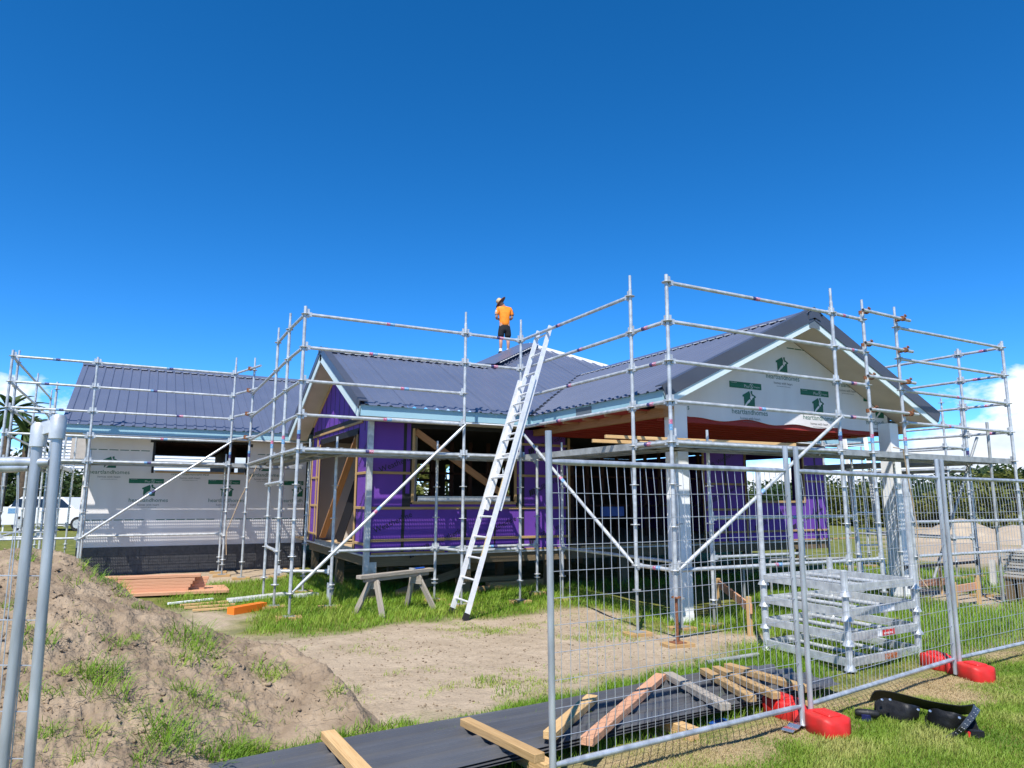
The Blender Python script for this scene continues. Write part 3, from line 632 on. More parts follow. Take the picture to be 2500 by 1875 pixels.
# window 1 dressing
q = MB(); q.box(4.10, 6.19, PY-.004, PY-.0005, 2.87, 2.94); q.box(4.10, 4.16, PY-.004, PY-.0005, 1.56, 2.87); q.box(6.13, 6.19, PY-.004, PY-.0005, 1.56, 2.87); q.box(4.02, 4.12, PY-.003, PY-.0005, 1.5, 1.74); q.box(6.17, 6.24, PY-.003, PY-.0005, 1.5, 1.74); q.build('window_tape', M['black'], house)
def frame(x0, x1, z0, z1, y=PY, m='pine', top=False):
    timber('window_frame', (x0, y-.01, z0), (x0, y-.01, z1), .045, .035, M[m], house, (0, 1, 0)); timber('window_frame', (x1, y-.01, z0), (x1, y-.01, z1), .045, .035, M[m], house, (0, 1, 0))
    timber('window_frame', (x0, y-.013, z0), (x1, y-.013, z0), .05, .05, M[m], house)
    if top: timber('window_frame', (x0, y-.013, z1), (x1, y-.013, z1), .05, .05, M[m], house)
frame(4.15, 6.15, 1.585, 2.86); frame(12.0, 13.88, 1.62, 2.7)
bbox('sill_flashing', M['galv'], 4.26, 6.05, PY+.01, PY+.05, 1.61, 1.70)
timber('diagonal_brace', (4.2, 11.56, 2.82), (6.05, 11.56, 1.66), .045, .115, M['pined'], house, (0, 0, 1))
timber('window_frame', (7.32, PY-.01, .8), (7.32, PY-.01, 2.82), .045, .035, M['pine'], house, (0, 1, 0)); timber('window_frame', (10.75, PY-.01, .8), (10.75, PY-.01, 2.82), .045, .035, M['pine'], house, (0, 1, 0)); timber('window_frame', (11.99, PY-.01, .8), (11.99, PY-.01, 2.9), .045, .035, M['pine'], house, (0, 1, 0))
bbox('window_tape', M['black'], 7.25, 7.298, PY-.004, PY-.0005, .8, 2.86)
def batten(x0, x1, z_, m='pine'):
    n = max(1, int((x1-x0)/.9)); 
    timber('cavity_batten', (x0, PY-.012, z_), (x1, PY-.012, z_), .022, .045, M[m], house)
batten(3.44, 4.11, 2.085); batten(6.2, 7.28, 2.085); batten(6.2, 7.28, 2.67); batten(3.44, 7.28, 1.495); batten(3.44, 7.3, .965); batten(10.8, 11.97, 2.0); batten(10.8, 11.97, 1.45); batten(10.8, 14.6, .965); batten(13.95, 14.6, 2.1); batten(13.95, 14.6, 2.75)
# west (door) wall
wall_pieces('x', PX, .018, [11.52, 12.3, 15.22, 16.0], [(12.3, 15.22, .74, 2.80)], .74, 2.944, 'purple_sheet', M['purple'])
q = MB(); ys = np.arange(11.52, 16.0, .373)
zt2 = lambda y_: ZE+S*(2.95-abs(y_-13.8))-.215
ystops = sorted(list(ys)+[13.8, 16.0])
for y0, y1 in zip(ystops[:-1], ystops[1:]):
    if y1-y0 < .01: continue
    q = MB(); q.prism([(y0+.001, 2.946), (y1-.001, 2.946), (y1-.001, zt2(y1)), (y0+.001, zt2(y0))], PX, PX+.018, 'x'); q.build('purple_sheet', M['purple'], house)
for y_ in ys[1:]:
    q = MB(); q.box(PX-.003, PX-.0005, y_-.013, y_+.013, 2.82, zt2(y_)-.01); q.build('joint_tape', M['black'], house)
bbox('joint_tape', M['black'], PX-.004, PX-.0005, 12.25, 15.9, 3.02, 3.10); 
timber('gable_batten', (PX-.015, 12.0, 2.99), (PX-.015, 15.95, 2.99), .025, .045, M['pine'], house)
for a_, b_ in (((PX-.01, 11.5, zt2(11.5)-.0), (PX-.01, 13.8, zt2(13.8))), ((PX-.01, 16.0, zt2(16.0)), (PX-.01, 13.8, zt2(13.8)))):
    timber('rake_batten', Vector(a_)+Vector((0, 0, -.05)), Vector(b_)+Vector((0, 0, -.05)), .025, .06, M['pinel'], house)
q = MB(); q.box(PX-.005, PX-.0005, 12.24, 12.32, .76, 2.86); q.box(PX-.005, PX-.0005, 15.2, 15.3, .76, 2.86); q.box(PX-.005, PX-.0005, 12.24, 15.3, 2.78, 2.9); q.build('door_tape', M['black'], house)
for y_ in (12.31, 15.23): timber('door_frame', (PX-.01, y_, .76), (PX-.01, y_, 2.78), .045, .035, M['pine'], house, (1, 0, 0))
for y_ in (11.6, 15.93, 15.45): timber('wall_batten', (PX-.014, y_, .75), (PX-.014, y_, 2.94), .024, .045, M['pine'], house, (0, 1, 0))
for z_ in (2.085, 1.495, .9): timber('wall_batten', (PX-.013, 15.28, z_), (PX-.013, 15.95, z_), .022, .045, M['pine'], house); timber('wall_batten', (PX-.013, 11.55, z_), (PX-.013, 12.26, z_), .022, .045, M['pine'], house)
timber('corner_flashing', (PX-.02, PY-.025, .38), (PX-.02, PY-.025, 2.94), .09, .09, M['galv'], house, (0, 1, 0), .004)
timber('downpipe', (PX-.05, 16.05, .6), (PX-.05, 16.05, 2.9), .05, .05, M['white'], house, (0, 1, 0))
timber('diagonal_brace', (3.46, 14.95, .85), (3.46, 12.55, 2.75), .045, .12, M['pined'], house, (1, 0, 0))
bbox('threshold', M['galvold'], 3.36, 3.42, 12.3, 15.2, .74, .80)
# floor frame, piles, flashing strip
bbox('base_flashing', M['galv'], 3.36, 14.7, PY-.03, PY+.02, .708, .735); bbox('base_flashing', M['galv'], 3.35, 3.39, PY+.021, 16.0, .708, .735)
timber('bearer', (3.38, PY+.05, .62), (14.65, PY+.05, .62), .09, .16, M['pile'], house); timber('bearer', (3.46, PY+.11, .62), (3.46, 15.95, .62), .09, .16, M['pile'], house)
for k, x_ in enumerate(np.arange(3.46, 14.9, 1.37)): timber('joist_end', (x_, PY-.022, .755), (x_+1.3, PY-.022, .755), .02, .035, M['pine'], house)
bbox('floor', M['ply'], 3.42, 14.65, PY+.02, 18.98, .70, .74)
for x_ in (3.5, 5.2, 6.9, 8.6, 10.3, 12.0, 13.7):
    for y_ in (11.56, 13.6, 15.7):
        timber('pile', (x_, y_, -.1), (x_, y_, .54), .14, .14, M['pile'], house, (0, 1, 0))
        if y_ < 12 and x_ < 6: bbox('nail_plate', M['galv'], x_-.06, x_+.06, y_-.076, y_-.072, .44, .62)
timber('pile_brace', (4.0, 11.75, .05), (5.6, 11.75, .5), .045, .14, M['pile'], house)
# interior
xo = [3.5, 6.9, 7.35, 7.82, 8.1, 9.68, 9.95, 14.6]
for k_, (u0, u1) in enumerate(zip(xo[:-1], xo[1:])):
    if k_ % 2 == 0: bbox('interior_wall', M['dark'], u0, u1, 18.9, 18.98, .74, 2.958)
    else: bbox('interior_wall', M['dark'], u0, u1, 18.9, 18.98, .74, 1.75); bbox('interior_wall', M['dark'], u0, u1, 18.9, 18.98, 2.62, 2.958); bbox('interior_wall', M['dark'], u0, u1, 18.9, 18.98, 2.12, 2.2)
bbox('interior_lining', M['greyl'], 3.5, 4.55, 16.1, 16.13, .745, 2.9); bbox('interior_lining', M['greyl'], 4.6, 4.63, 12.6, 16.05, .745, 2.9)
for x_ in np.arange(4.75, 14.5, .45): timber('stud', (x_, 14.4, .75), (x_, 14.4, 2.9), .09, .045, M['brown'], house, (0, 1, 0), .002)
for z_ in (1.5, 2.2): timber('dwang', (4.75, 14.4, z_), (14.4, 14.4, z_), .045, .045, M['brown'], house)
for y_ in (12.9, 13.6): timber('stud', (4.585, y_, .75), (4.585, y_, 2.9), .045, .045, M['pined'], house, (1, 0, 0), .002)
for z_ in (1.45, 2.1): timber('dwang', (4.58, 12.6, z_), (4.58, 16, z_), .045, .045, M['pined'], house)
timber('black_sheet_roll', (3.8, 15.0, .75), (4.1, 14.5, 2.2), .5, .02, M['black'], house, (1, 0, 0))
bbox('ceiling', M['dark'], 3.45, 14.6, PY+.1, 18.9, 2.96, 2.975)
wall_pieces('x', 14.65, .018, [11.52, 12.5, 14.4, 18.9], [(12.5, 14.4, 1.6, 2.72)], .74, 2.944, 'purple_sheet', M['purple'])
tri = MB(); tri.prism([(11.55, 2.95), (16.0, 2.95), (13.8, 3.98)], 14.65, 14.668, 'x'); tri.build('purple_sheet', M['purple'], house)
bbox('blue_sheet', M['blue'], 8.7, 9.3, 12.4, 12.42, 1.3, 1.5)
# GIB Weatherline marks on the purple sheets
def gibmark(x, z_, full=True, ang=.40, s=1.0, pl='y'):
    key = (full, s)
    if key not in CLIPS:
        tA = textmesh('GIB' if full else '', .17*s, .0, 'LEFT') if full else None
        tB = textmesh('Weatherline', .165*s, .0, 'LEFT')
        sl2 = MB()
        for k in range(3): sl2.add([(k*.055*s, -.065*s, 0), (k*.055*s+.045*s, -.065*s, 0), (k*.055*s+.075*s, .065*s, 0), (k*.055*s+.03*s, .065*s, 0)], [(0, 1, 2, 3)])
        CLIPS[key] = (tA, tB, sl2.mesh('brand_mark', M['blackink'], fix=False))
        for t_ in (tA, tB):
            if t_: t_.materials.append(M['blackink'])
    tA, tB, lg = CLIPS[key]
    R_ = Matrix.Rotation(math.pi/2, 3, 'X') @ Matrix.Rotation(ang, 3, 'Z') if pl == 'y' else Matrix.Rotation(-math.pi/2, 3, 'Z') @ Matrix.Rotation(math.pi/2, 3, 'X') @ Matrix.Rotation(ang, 3, 'Z')
    d = R_ @ Vector((1, 0, 0)); c = Vector((x, PY-.004, z_)) if pl == 'y' else Vector((PX-.004, x, z_))
    if full: place('brand_mark', lg, house, c-d*.24*s, R_); place('lettering', tA, house, c, R_); place('lettering', tB, house, c+d*.36*s, R_)
    else: place('lettering', tB, house, c, R_)
for x_, z_, fu in ((3.56, 2.12, 0), (3.5, 1.12, 0), (4.3, .78, 1), (5.55, 1.05, 0), (6.6, 2.60, 1), (6.62, 1.83, 1), (6.62, .95, 1), (10.9, 2.35, 1), (10.95, 1.62, 1), (10.95, .95, 1), (12.4, 1.1, 1), (13.6, 1.1, 1)):
    gibmark(x_, z_, bool(fu), s=.8 if x_ > 3.6 else .85)
for y_, z_ in ((12.2, 2.2), (12.2, 1.35)): gibmark(y_, z_, False, .75, .7, 'x')
# ================================================================== SCAFFOLDING
q = MB(); q.lathe([(.026, -.005), (.058, -.005), (.062, 0), (.058, .005), (.026, .005)], n=12); ROS = q.mesh('rosette', M['galv'])
DECK = 2.35
TUBE = .0242
STC = {}
def sticker_mesh(kind):
    if kind not in STC:
        q = MB(); q.tube([(-.055, 0, 0), (.0, 0, 0)], TUBE+.0015, 12, False); q.cur = 1; q.tube([(0, 0, 0), (.075, 0, 0)], TUBE+.0015, 12, False)
        STC[kind] = q.mesh('sticker', [M['stpink'], M['stblue']] if kind == 0 else [M['stnavy'], M['stpink']] if kind == 1 else [M['stblue'], M['stnavy']], fix=False)
    return STC[kind]
def standard(par, x, y, z0, z1, spig=True, ros=True, jack=True, rz=0.35, m='galv', stick=None, level0=None):
    q = MB()
    if spig: q.tube([(x, y, z0), (x, y, z1-.20), (x, y, z1-.195), (x, y, z1)], [TUBE, TUBE, .0185, .0185], 12)
    else: q.tube([(x, y, z0), (x, y, z1)], TUBE, 12)
    st = q.build('standard', M[m], par, True)
    if ros:
        z_ = DECK
        while z_-.5 > z0: z_ -= .5
        while z_ < z1-.02:
            place('rosette', ROS, st, (x, y, z_+.0)); z_ += .5
    if stick is not None:
        place('sticker', sticker_mesh(stick), st, (x, y, DECK+.22), (0, math.pi/2, 0))
    if jack:
        q = MB(); q.tube([(x, y, .05), (x, y, z0+.02)], .018, 8); q.lathe([(.02, z0-.012), (.055, z0-.012), (.055, z0+.004), (.02, z0+.004)], (x, y, 0), 10); q.box(x-.075, x+.075, y-.075, y+.075, .042, .05)
        q.build('base_jack', M['rust'] if jack == 2 else M['galvold'], par)
        timber('sole_board', (x-.17, y+.02, .018), (x+.17, y-.02, .018), .21, .046, M['pine'], par)
    return st
def ledger(par, a, b, m='galv', stick=None, t_=0.55, heads=True):
    a = Vector(a); b = Vector(b); d = (b-a).normalized(); q = MB()
    a2, b2 = (a+d*.075, b-d*.075) if heads else (a, b)
    q.tube([a2, b2], TUBE, 10)
    if heads:
        for p_, s in ((a, 1), (b, -1)):
            q.bar(p_+d*.03*s, p_+d*.095*s, .042, .062); q.bar(p_+d*.045*s+Vector((0, 0, -.055)), p_+d*.045*s+Vector((0, 0, .085)), .008, .034, d)
    lo = q.build('ledger', M[m], par, True)
    if stick is not None:
        c = a+(b-a)*t_; place('sticker', sticker_mesh(stick), lo, c, frame_of(a, b))
    return lo
def brace(par, a, b, stick=0, m='galv'):
    a = Vector(a); b = Vector(b); q = MB(); d = (b-a).normalized(); L = (b-a).length
    q.tube([a, a+d*.05, a+d*.14, b-d*.14, b-d*.05, b], [.012, .016, TUBE, TUBE, .016, .012], 10)
    lo = q.build('brace', M[m], par, True); place('sticker', sticker_mesh(stick), lo, a+(b-a)*.45, frame_of(a, b)); return lo
PLK = {}
def plank_mesh(L):
    L = round(L, 2)
    if L in PLK: return PLK[L]
    W = .318; cl, cw = .044, W/9; q = MB(); nl = int((L-.10)/cl); x00 = -nl*cl/2
    for j in range(9):
        y0 = -W/2+j*cw; sh = cl/2 if j % 2 else 0
        n_ = nl-(1 if j % 2 else 0)
        for (xa, xb) in ((-L/2, x00+sh), (x00+sh+n_*cl, L/2)): q.add([(xa, y0, 0), (xb, y0, 0), (xb, y0+cw, 0), (xa, y0+cw, 0)], [(0, 1, 2, 3)])
        for i in range(n_):
            x0 = x00+sh+i*cl; x1 = x0+cl; y1 = y0+cw; cx, cy = (x0+x1)/2, (y0+y1)/2; hx, hy = cl*.35, cw*.38
            q.add([(x0, y0, 0), (x1, y0, 0), (x1, y1, 0), (x0, y1, 0), (cx, cy-hy, 0), (cx+hx, cy, 0), (cx, cy+hy, 0), (cx-hx, cy, 0)],
                  [(0, 1, 4), (1, 5, 4), (1, 2, 5), (2, 6, 5), (2, 3, 6), (3, 7, 6), (3, 0, 7), (0, 4, 7)])
    for s in (-1, 1):
        q.box(-L/2, L/2, s*W/2-.002, s*W/2+.002, -.082, .004); q.box(-L/2, L/2, s*W/2-(.03 if s > 0 else 0), s*W/2+(.03 if s < 0 else 0), -.084, -.081)
        q.box(s*L/2-.002, s*L/2+.002, -W/2, W/2, -.062, .003)
        for y_ in (-.1, .1): q.box(s*L/2-.012, s*L/2+.03, y_-.02, y_+.02, -.03, .012)
    PLK[L] = q.mesh('deck_plank', M['galvold'], fix=False); return PLK[L]
def deck(par, a, b, inward, n=2, w=.73):
    a = Vector((*a, DECK+.035)); b = Vector((*b, DECK+.035)); i_ = Vector((*inward, 0)); d = (b-a).normalized()
    me_ = plank_mesh((b-a).length-.06)
    for k in range(n): place('deck_plank', me_, par, (a+b)/2+i_*(.19+.345*k), (0, 0, math.atan2(d.y, d.x)))
def bay(par, a, b, levels, sts=None, m='galv'):
    for k, z_ in enumerate(levels):
        ledger(par, (*a, z_), (*b, z_), m, (sts[k % len(sts)] if sts else None), .5+.1*((k*7) % 3-1))
LV = [2.35, 2.85, 3.35, 3.85, 4.35]
GRP = 'scaffold runs around the house'
# --- left run, in front of the white wrapped wing
sA = thing('scaffold', (-.94, 16.33, 0), 'steel scaffold run in front of the white wrapped wing', 'scaffold', GRP)
pA = [(-2.37, 16.33), (-.94, 16.33), (1.70, 16.33)]
for i, (x, y) in enumerate(pA): standard(sA, x, y, .25, 4.47 if i < 2 else 4.72, i == 2, stick=2 if i == 2 else None)
for (x, y) in ((-.94, 17.06), (1.70, 17.06)): standard(sA, x, y, .25, 2.62, True)
bay(sA, pA[0], pA[1], LV, [2, 2, 2]); bay(sA, pA[1], pA[2], LV, [2, 0, 1, 2])
bay(sA, (-.94, 17.06), (1.70, 17.06), [2.35, .85], None)
ledger(sA, (-2.37, 16.33, .85), (-.94, 16.33, .85))
for (x, y) in pA[1:]: ledger(sA, (x, 16.33, 2.35), (x, 17.06, 2.35)); ledger(sA, (x, 16.33, .85), (x, 17.06, .85))
deck(sA, pA[0], pA[1], (0, 1)); deck(sA, pA[1], pA[2], (0, 1)); deck(sA, (1.70, 16.33), (3.27, 16.33), (0, 1)); ledger(sA, (1.70, 17.06, 2.35), (3.27, 17.06, 2.35)); standard(sA, 3.27, 17.06, .25, 2.6, True); brace(sA, (-.94, 16.28, .84), (1.70, 16.28, 2.84), 2)
# --- run down the far left side
sB = thing('scaffold', (-2.37, 19.0, 0), 'steel scaffold run receding down the far left side of the house', 'scaffold', GRP)
yB = [17.06, 20.13, 23.2]
for y in yB: standard(sB, -2.37, y, .25, 4.6, True); standard(sB, -1.66, y, .25, 4.0, True)
for a, b in ((16.40, 17.06), (17.06, 20.13), (20.13, 23.2)):
    for z_ in LV: ledger(sB, (-2.37, a, z_), (-2.37, b, z_))
for y in yB:
    for z_ in (.85, 2.35, 3.35): ledger(sB, (-2.37, y, z_), (-1.66, y, z_))
deck(sB, (-2.37, 17.06), (-2.37, 20.13), (1, 0)); deck(sB, (-2.37, 20.13), (-2.37, 23.2), (1, 0)); ledger(sB, (-2.37, 17.06, .85), (-2.37, 20.13, .85)); ledger(sB, (-1.66, 17.06, .85), (-1.66, 20.13, .85))
# --- run in front of the door gable (west) and its corner
sC = thing('scaffold', (1.97, 13.0, 0), 'steel scaffold run along the purple gable end with the door', 'scaffold', GRP)
pC = [(2.0, 15.62), (1.97, 12.55), (1.96, 11.43)]
for i, (x, y) in enumerate(pC): standard(sC, x, y, .35, 4.62, True, stick=[2, 0, 0][i])
for (x, y) in ((2.72, 15.62), (2.70, 12.97)): standard(sC, x, y, .3, 2.72, True)
bay(sC, pC[0], pC[1], [2.35, 2.85, 3.35, 3.85]); bay(sC, pC[1], pC[2], LV)
for z_ in LV: ledger(sC, (1.96, 11.43, z_), (1.98, 10.34, z_))
for z_ in (2.85, 3.35, 3.85, 4.32):
    q = MB(); a = Vector((1.74, 16.26, z_+.05)); b = Vector((2.05, 15.1, z_+.05)); q.tube([a, b], TUBE, 10); lo = q.build('tie_tube', M['galv'], sC, True)
    q = MB(); c = a+(b-a)*.57; q.lathe([(.03, -.03), (.042, -.03), (.042, .03), (.03, .03)], c, 10, 'y'); q.box(c.x-.05, c.x+.02, c.y-.02, c.y+.02, c.z-.03, c.z+.045); q.build('coupler', M['rust'], lo)
ledger(sC, (1.97, 12.55, .85), (1.96, 11.43, .85)); ledger(sC, (1.97, 12.55, 2.35), (2.70, 12.6, 2.35)); ledger(sC, (1.96, 11.43, .55), (2.72, 11.05, .55))
q = MB(); q.tube([(1.93, 12.7, 1.88), (1.93, 11.25, 1.90)], TUBE, 10); q.build('tie_tube', M['galv'], sC, True)
deck(sC, pC[0], pC[1], (1, 0)); deck(sC, pC[1], pC[2], (1, 0)); deck(sC, pC[2], (1.98, 10.34), (1, 0))
# --- run along the purple front wall
sD = thing('scaffold', (4.0, 10.32, 0), 'steel scaffold run along the purple front wall behind the ladder', 'scaffold', GRP)
pD = [(1.98, 10.32), (4.58, 10.32), (5.62, 10.32)]
for i, (x, y) in enumerate(pD): standard(sD, x, y, .35, [4.47, 4.72, 4.72][i], i > 0, stick=2 if i == 0 else None)
for x in (2.72, 4.42, 6.36): standard(sD, x, 11.05, .3, 2.62, True)
bay(sD, pD[0], pD[1], LV, [1, 0, 0, 0, 0]); bay(sD, pD[1], pD[2], [2.35, 3.85, 4.35], [None, 1, 1])
ledger(sD, (2.72, 11.05, .85), (4.42, 11.05, .85)); ledger(sD, (4.42, 11.05, .85), (6.36, 11.05, .85), 'galv', 2); ledger(sD, (4.58, 10.32, .85), (4.42, 11.05, .85)); ledger(sD, (4.58, 10.32, .85), (5.62, 10.32, .85))
for x, x2 in ((4.58, 4.42), (1.98, 2.72)): ledger(sD, (x, 10.32, 2.35), (x2, 11.05, 2.35))
ledger(sD, (2.72, 11.05, 2.35), (4.42, 11.05, 2.35)); ledger(sD, (4.42, 11.05, 2.35), (6.36, 11.05, 2.35))
deck(sD, pD[0], pD[1], (0, 1)); deck(sD, pD[1], pD[2], (0, 1)); brace(sD, (2.0, 10.26, .37), (4.58, 10.26, 2.84), 0)
# --- run along the porch side
sE = thing('scaffold', (5.62, 8.5, 0), 'steel scaffold run along the open porch side with a kicker brace', 'scaffold', GRP)
pE = [(5.62, 10.30), (5.62, 7.26), (5.63, 6.54)]
standard(sE, 5.62, 7.26, .55, 4.64, True); standard(sE, 5.63, 6.54, .55, 4.45, False, jack=2, stick=0)
for y in (7.30, 10.2): standard(sE, 6.36, y, .4, 2.62, True)
bay(sE, pE[0], pE[1], [2.85, 3.35, 3.85, 4.35], [1, 1, 1, 1]); bay(sE, pE[1], pE[2], [2.35, 2.85, 3.35, 3.85], [1, 1, 1, 1])
ledger(sE, (5.62, 7.26, .85), (5.63, 6.54, .85), 'galv', 0); ledger(sE, (5.62, 7.26, 2.35), (6.36, 7.30, 2.35)); ledger(sE, (6.36, 7.3, .85), (6.36, 10.2, .85)); ledger(sE, (5.62, 10.3, 2.35), (6.36, 10.2, 2.35)); ledger(sE, (5.63, 6.54, .85), (6.36, 7.30, .85))
deck(sE, pE[0], pE[1], (1, 0)); deck(sE, pE[1], pE[2], (1, 0)); brace(sE, (5.57, 10.3, 2.83), (5.57, 7.26, .87), 0)
# --- run across the porch gable
sF = thing('scaffold', (8.7, 6.54, 0), 'steel scaffold run across the porch gable end', 'scaffold', GRP)
pF = [(5.63, 6.54), (8.69, 6.53), (9.43, 6.56)]
standard(sF, 8.69, 6.53, .4, 4.72, True, stick=2); standard(sF, 9.43, 6.56, .4, 4.66, True, stick=0)
for x in (6.9, 8.69, 9.9): standard(sF, x, 7.27, .3, 2.62 if x < 8 else 2.30, True)
bay(sF, pF[0], pF[1], [2.35, 2.85, 3.35, 3.85, 4.35], [None, 0, None, None, 1]); bay(sF, pF[1], pF[2], [2.85, 3.35, 3.85, 4.35], [1, 1, 0, 0])
ledger(sF, (5.63, 6.54, .85), (8.69, 6.53, .85), 'galv', 0); ledger(sF, (8.69, 6.53, .85), (9.43, 6.56, .85)); ledger(sF, (6.9, 7.27, .9), (8.69, 7.27, .9)); ledger(sF, (6.9, 7.27, 1.42), (9.9, 7.27, 1.42), 'galv', 2); ledger(sF, (8.69, 6.53, 2.35), (8.69, 7.27, 2.35)); ledger(sF, (5.63, 6.6, 2.35), (6.36, 7.27, 2.35))
deck(sF, pF[0], pF[1], (0, 1)); deck(sF, pF[1], (10.30, 6.6), (0, 1)); brace(sF, (5.64, 6.48, .86), (8.69, 6.47, 2.84), 0)
# --- right end
sG = thing('scaffold', (12.0, 6.65, 0), 'steel scaffold run at the right end tied with rusty clamps', 'scaffold', GRP)
pG = [(10.30, 6.62), (13.34, 6.65), (13.32, 7.40), (13.30, 10.45)]
standard(sG, *pG[0], .4, 4.68, True, stick=0); standard(sG, *pG[1], .4, 4.47, False, stick=None); standard(sG, *pG[2], .4, 4.47, False, stick=2); standard(sG, *pG[3], .4, 4.62, True)
standard(sG, 11.0, 7.3, .35, 2.3, True)
bay(sG, pG[0], pG[1], [2.85, 3.35, 3.85, 4.35], [0, 0, None, None]); ledger(sG, (*pG[0], 1.35), (*pG[1], 1.35)); bay(sG, pG[1], pG[2], [2.85, 3.35, 3.85, 4.35], [1, 0, 1, 1]); bay(sG, pG[2], pG[3], [2.35, 2.85, 3.35, 3.85, 4.35])
ledger(sG, (*pG[0], .85), (*pG[1], .85)); ledger(sG, (*pG[2], .6), (11.0, 7.3, .6), 'black')
for z_ in (2.98, 3.47, 3.97, 4.47):
    a = Vector((9.33, 6.48, z_)); b = Vector((10.55, 6.54, z_)); q = MB(); q.tube([a, b], TUBE, 12, False); q.tube([a, b], TUBE-.004, 12, False); lo = q.build('tie_tube', M['galv'], sG, True)
    for x_ in (9.45, 10.32):
        q = MB(); q.lathe([(.025, -.026), (.040, -.026), (.043, 0), (.040, .026), (.025, .026)], (x_, 6.51, z_), 10, 'x'); q.lathe([(.026, -.026), (.038, -.026), (.038, .026), (.026, .026)], (x_-.02, 6.58, z_-.005), 10); q.bar((x_, 6.47, z_+.05), (x_+.08, 6.50, z_+.045), .022, .022); q.build('coupler', M['rust'], lo)
q = MB(); q.tube([(12.75, 6.75, .0), (12.75, 6.72, 3.0)], TUBE, 10); q.build('tie_tube', M['galvold'], sG, True); q = MB(); q.tube([(13.3, 7.2, 2.8), (12.3, 7.6, .35)], TUBE, 10); q.build('brace', M['galvold'], sG, True)
deck(sG, pG[0], pG[1], (0, 1)); deck(sG, pG[2], pG[3], (-1, 0)); ledger(sG, (*pG[1], 2.35), (*pG[2], 2.35))
sH = thing('scaffold', (15.9, 9.6, 0), 'distant scaffold run beyond the right end of the house', 'scaffold', GRP)
for x, y in ((15.9, 9.3), (15.9, 11.9), (16.63, 9.3), (16.63, 11.9)): standard(sH, x, y, .3, 3.95, True)
for z_ in (.85, 2.35, 2.85, 3.35):
    ledger(sH, (15.9, 9.3, z_), (15.9, 11.9, z_)); ledger(sH, (16.63, 9.3, z_), (16.63, 11.9, z_)); ledger(sH, (15.9, 9.3, z_), (16.63, 9.3, z_))
deck(sH, (15.9, 9.3), (15.9, 11.9), (1, 0))
for k, (pa, pb, z_, lb) in enumerate((((1815, 1388), (2010, 1376), .5, 'scaffold tube resting low behind the porch scaffold, nearer one'), ((1880, 1368), (2080, 1362), .62, 'scaffold tube resting low behind the porch scaffold, further one'))):
    a = G(*pa, z_); b = G(*pb, z_); q = MB(); q.tube([a, b], TUBE, 10); 
    for p_ in (a, b): q.tube([Vector((p_.x, p_.y, 0)), Vector((p_.x, p_.y, z_))], .02, 8)
    tag(q.build('tube_rack', M['galvold'], None, True), lb, 'tube', 'tubes behind the porch')
# timbers lying on the deck
timber('timber_length', (5.5, 7.72, 2.50), (8.3, 6.98, 2.45), .05, .045, M['pinel']); tag(bpy.data.objects['timber_length'], 'notched pine batten lying on the porch scaffold deck, upper of two', 'timber', 'battens on the scaffold deck')
o = timber('timber_length', (5.45, 7.95, 2.455), (8.2, 7.12, 2.412), .05, .045, M['pinel']); tag(o, 'notched pine batten lying on the porch scaffold deck, lower and further left', 'timber', 'battens on the scaffold deck')
# ropes
def ropeline(pts, r, m, label, name='rope'):
    q = MB(); q.tube(pts, r, 6); o_ = q.build(name, M[m], None, True); return tag(o_, label, 'rope')
ropeline([(2.25, 16.2, 2.33), (1.95, 16.25, 1.6), (1.74, 16.28, .95), (1.735, 16.27, .75), (1.76, 16.27, .45)], .009, 'rope', 'tan rope tied to the scaffold post by the white wrapped wall')
ropeline([(9.75, 6.46, 2.44), (9.95, 6.44, 2.42), (10.1, 6.5, 2.0), (10.28, 6.54, 1.3), (10.29, 6.57, .55), (10.36, 6.5, .4)], .009, 'rope', 'tan rope hanging from the scaffold deck beside the right porch post')
# ================================================================== FENCE
def fence_panel(label, a, b, z0=.14, z1=1.90, ztop=2.09, wires=True, lean=(0, 0), R_=.0205):
    a = Vector((*a, 0)); b = Vector((*b, 0)); d = (b-a).normalized(); L = (b-a).length; ln = Vector((*lean, 0))
    root = thing('mesh_fence', a, label, 'fence', 'temporary fence panels')
    def P(t, z): return a+d*t+Vector((0, 0, z))+ln*z
    for t in (0, L):
        q = MB(); q.tube([P(t, .02), P(t, ztop)], R_, 12); q.build('post', M['fence'], root, True)
    for z in (z0, z1):
        q = MB(); q.tube([P(.02, z), P(.06, z), P(.11, z), P(L-.11, z), P(L-.06, z), P(L-.02, z)], [.013, .016, .019, .019, .016, .013], 12); q.build('rail', M['fence'], root, True)
    q = MB(); n = int(L/.066); wr = .0021
    off = d.cross(Vector((0, 0, 1)))*.012
    rnd = random.Random(int(L*1000)); hz = [z0+.155*k for k in range(1, 12) if z0+.155*k < z1-.1]
    for k in range(1, n):
        t = L*k/n; j = rnd.uniform(-.003, .003)
        pts = [P(t+j, z0)]
        for z in (.5, .9, 1.3, 1.65): pts.append(P(t+j+rnd.uniform(-.0025, .0025), z)+off)
        pts.append(P(t+rnd.uniform(-.012, .012), z1-.02)); q.tube(pts, wr, 5, False)
    for z in hz: q.tube([P(.015, z)+off, P(L*.35, z-.004)+off, P(L*.7, z+.004)+off, P(L-.015, z)+off], wr, 5, False)
    o_ = q.build('wire_mesh', M['wire'], root); o_['kind'] = 'stuff'
    return root
FA, FJ1, FJ1b, FJ2, FJ2b = (2.235, 3.70), (4.495, 3.86), (4.60, 3.87), (7.12, 4.27), (7.22, 4.28)
fence_panel('temporary mesh fence panel standing across the roofing sheets', FA, FJ1, .16, lean=(-.012, 0))
fence_panel('temporary mesh fence panel in front of the stacked steel stillages', FJ1b, FJ2, .16)
fence_panel('temporary mesh fence panel running out at the right edge', FJ2b, (9.55, 4.46), .16)
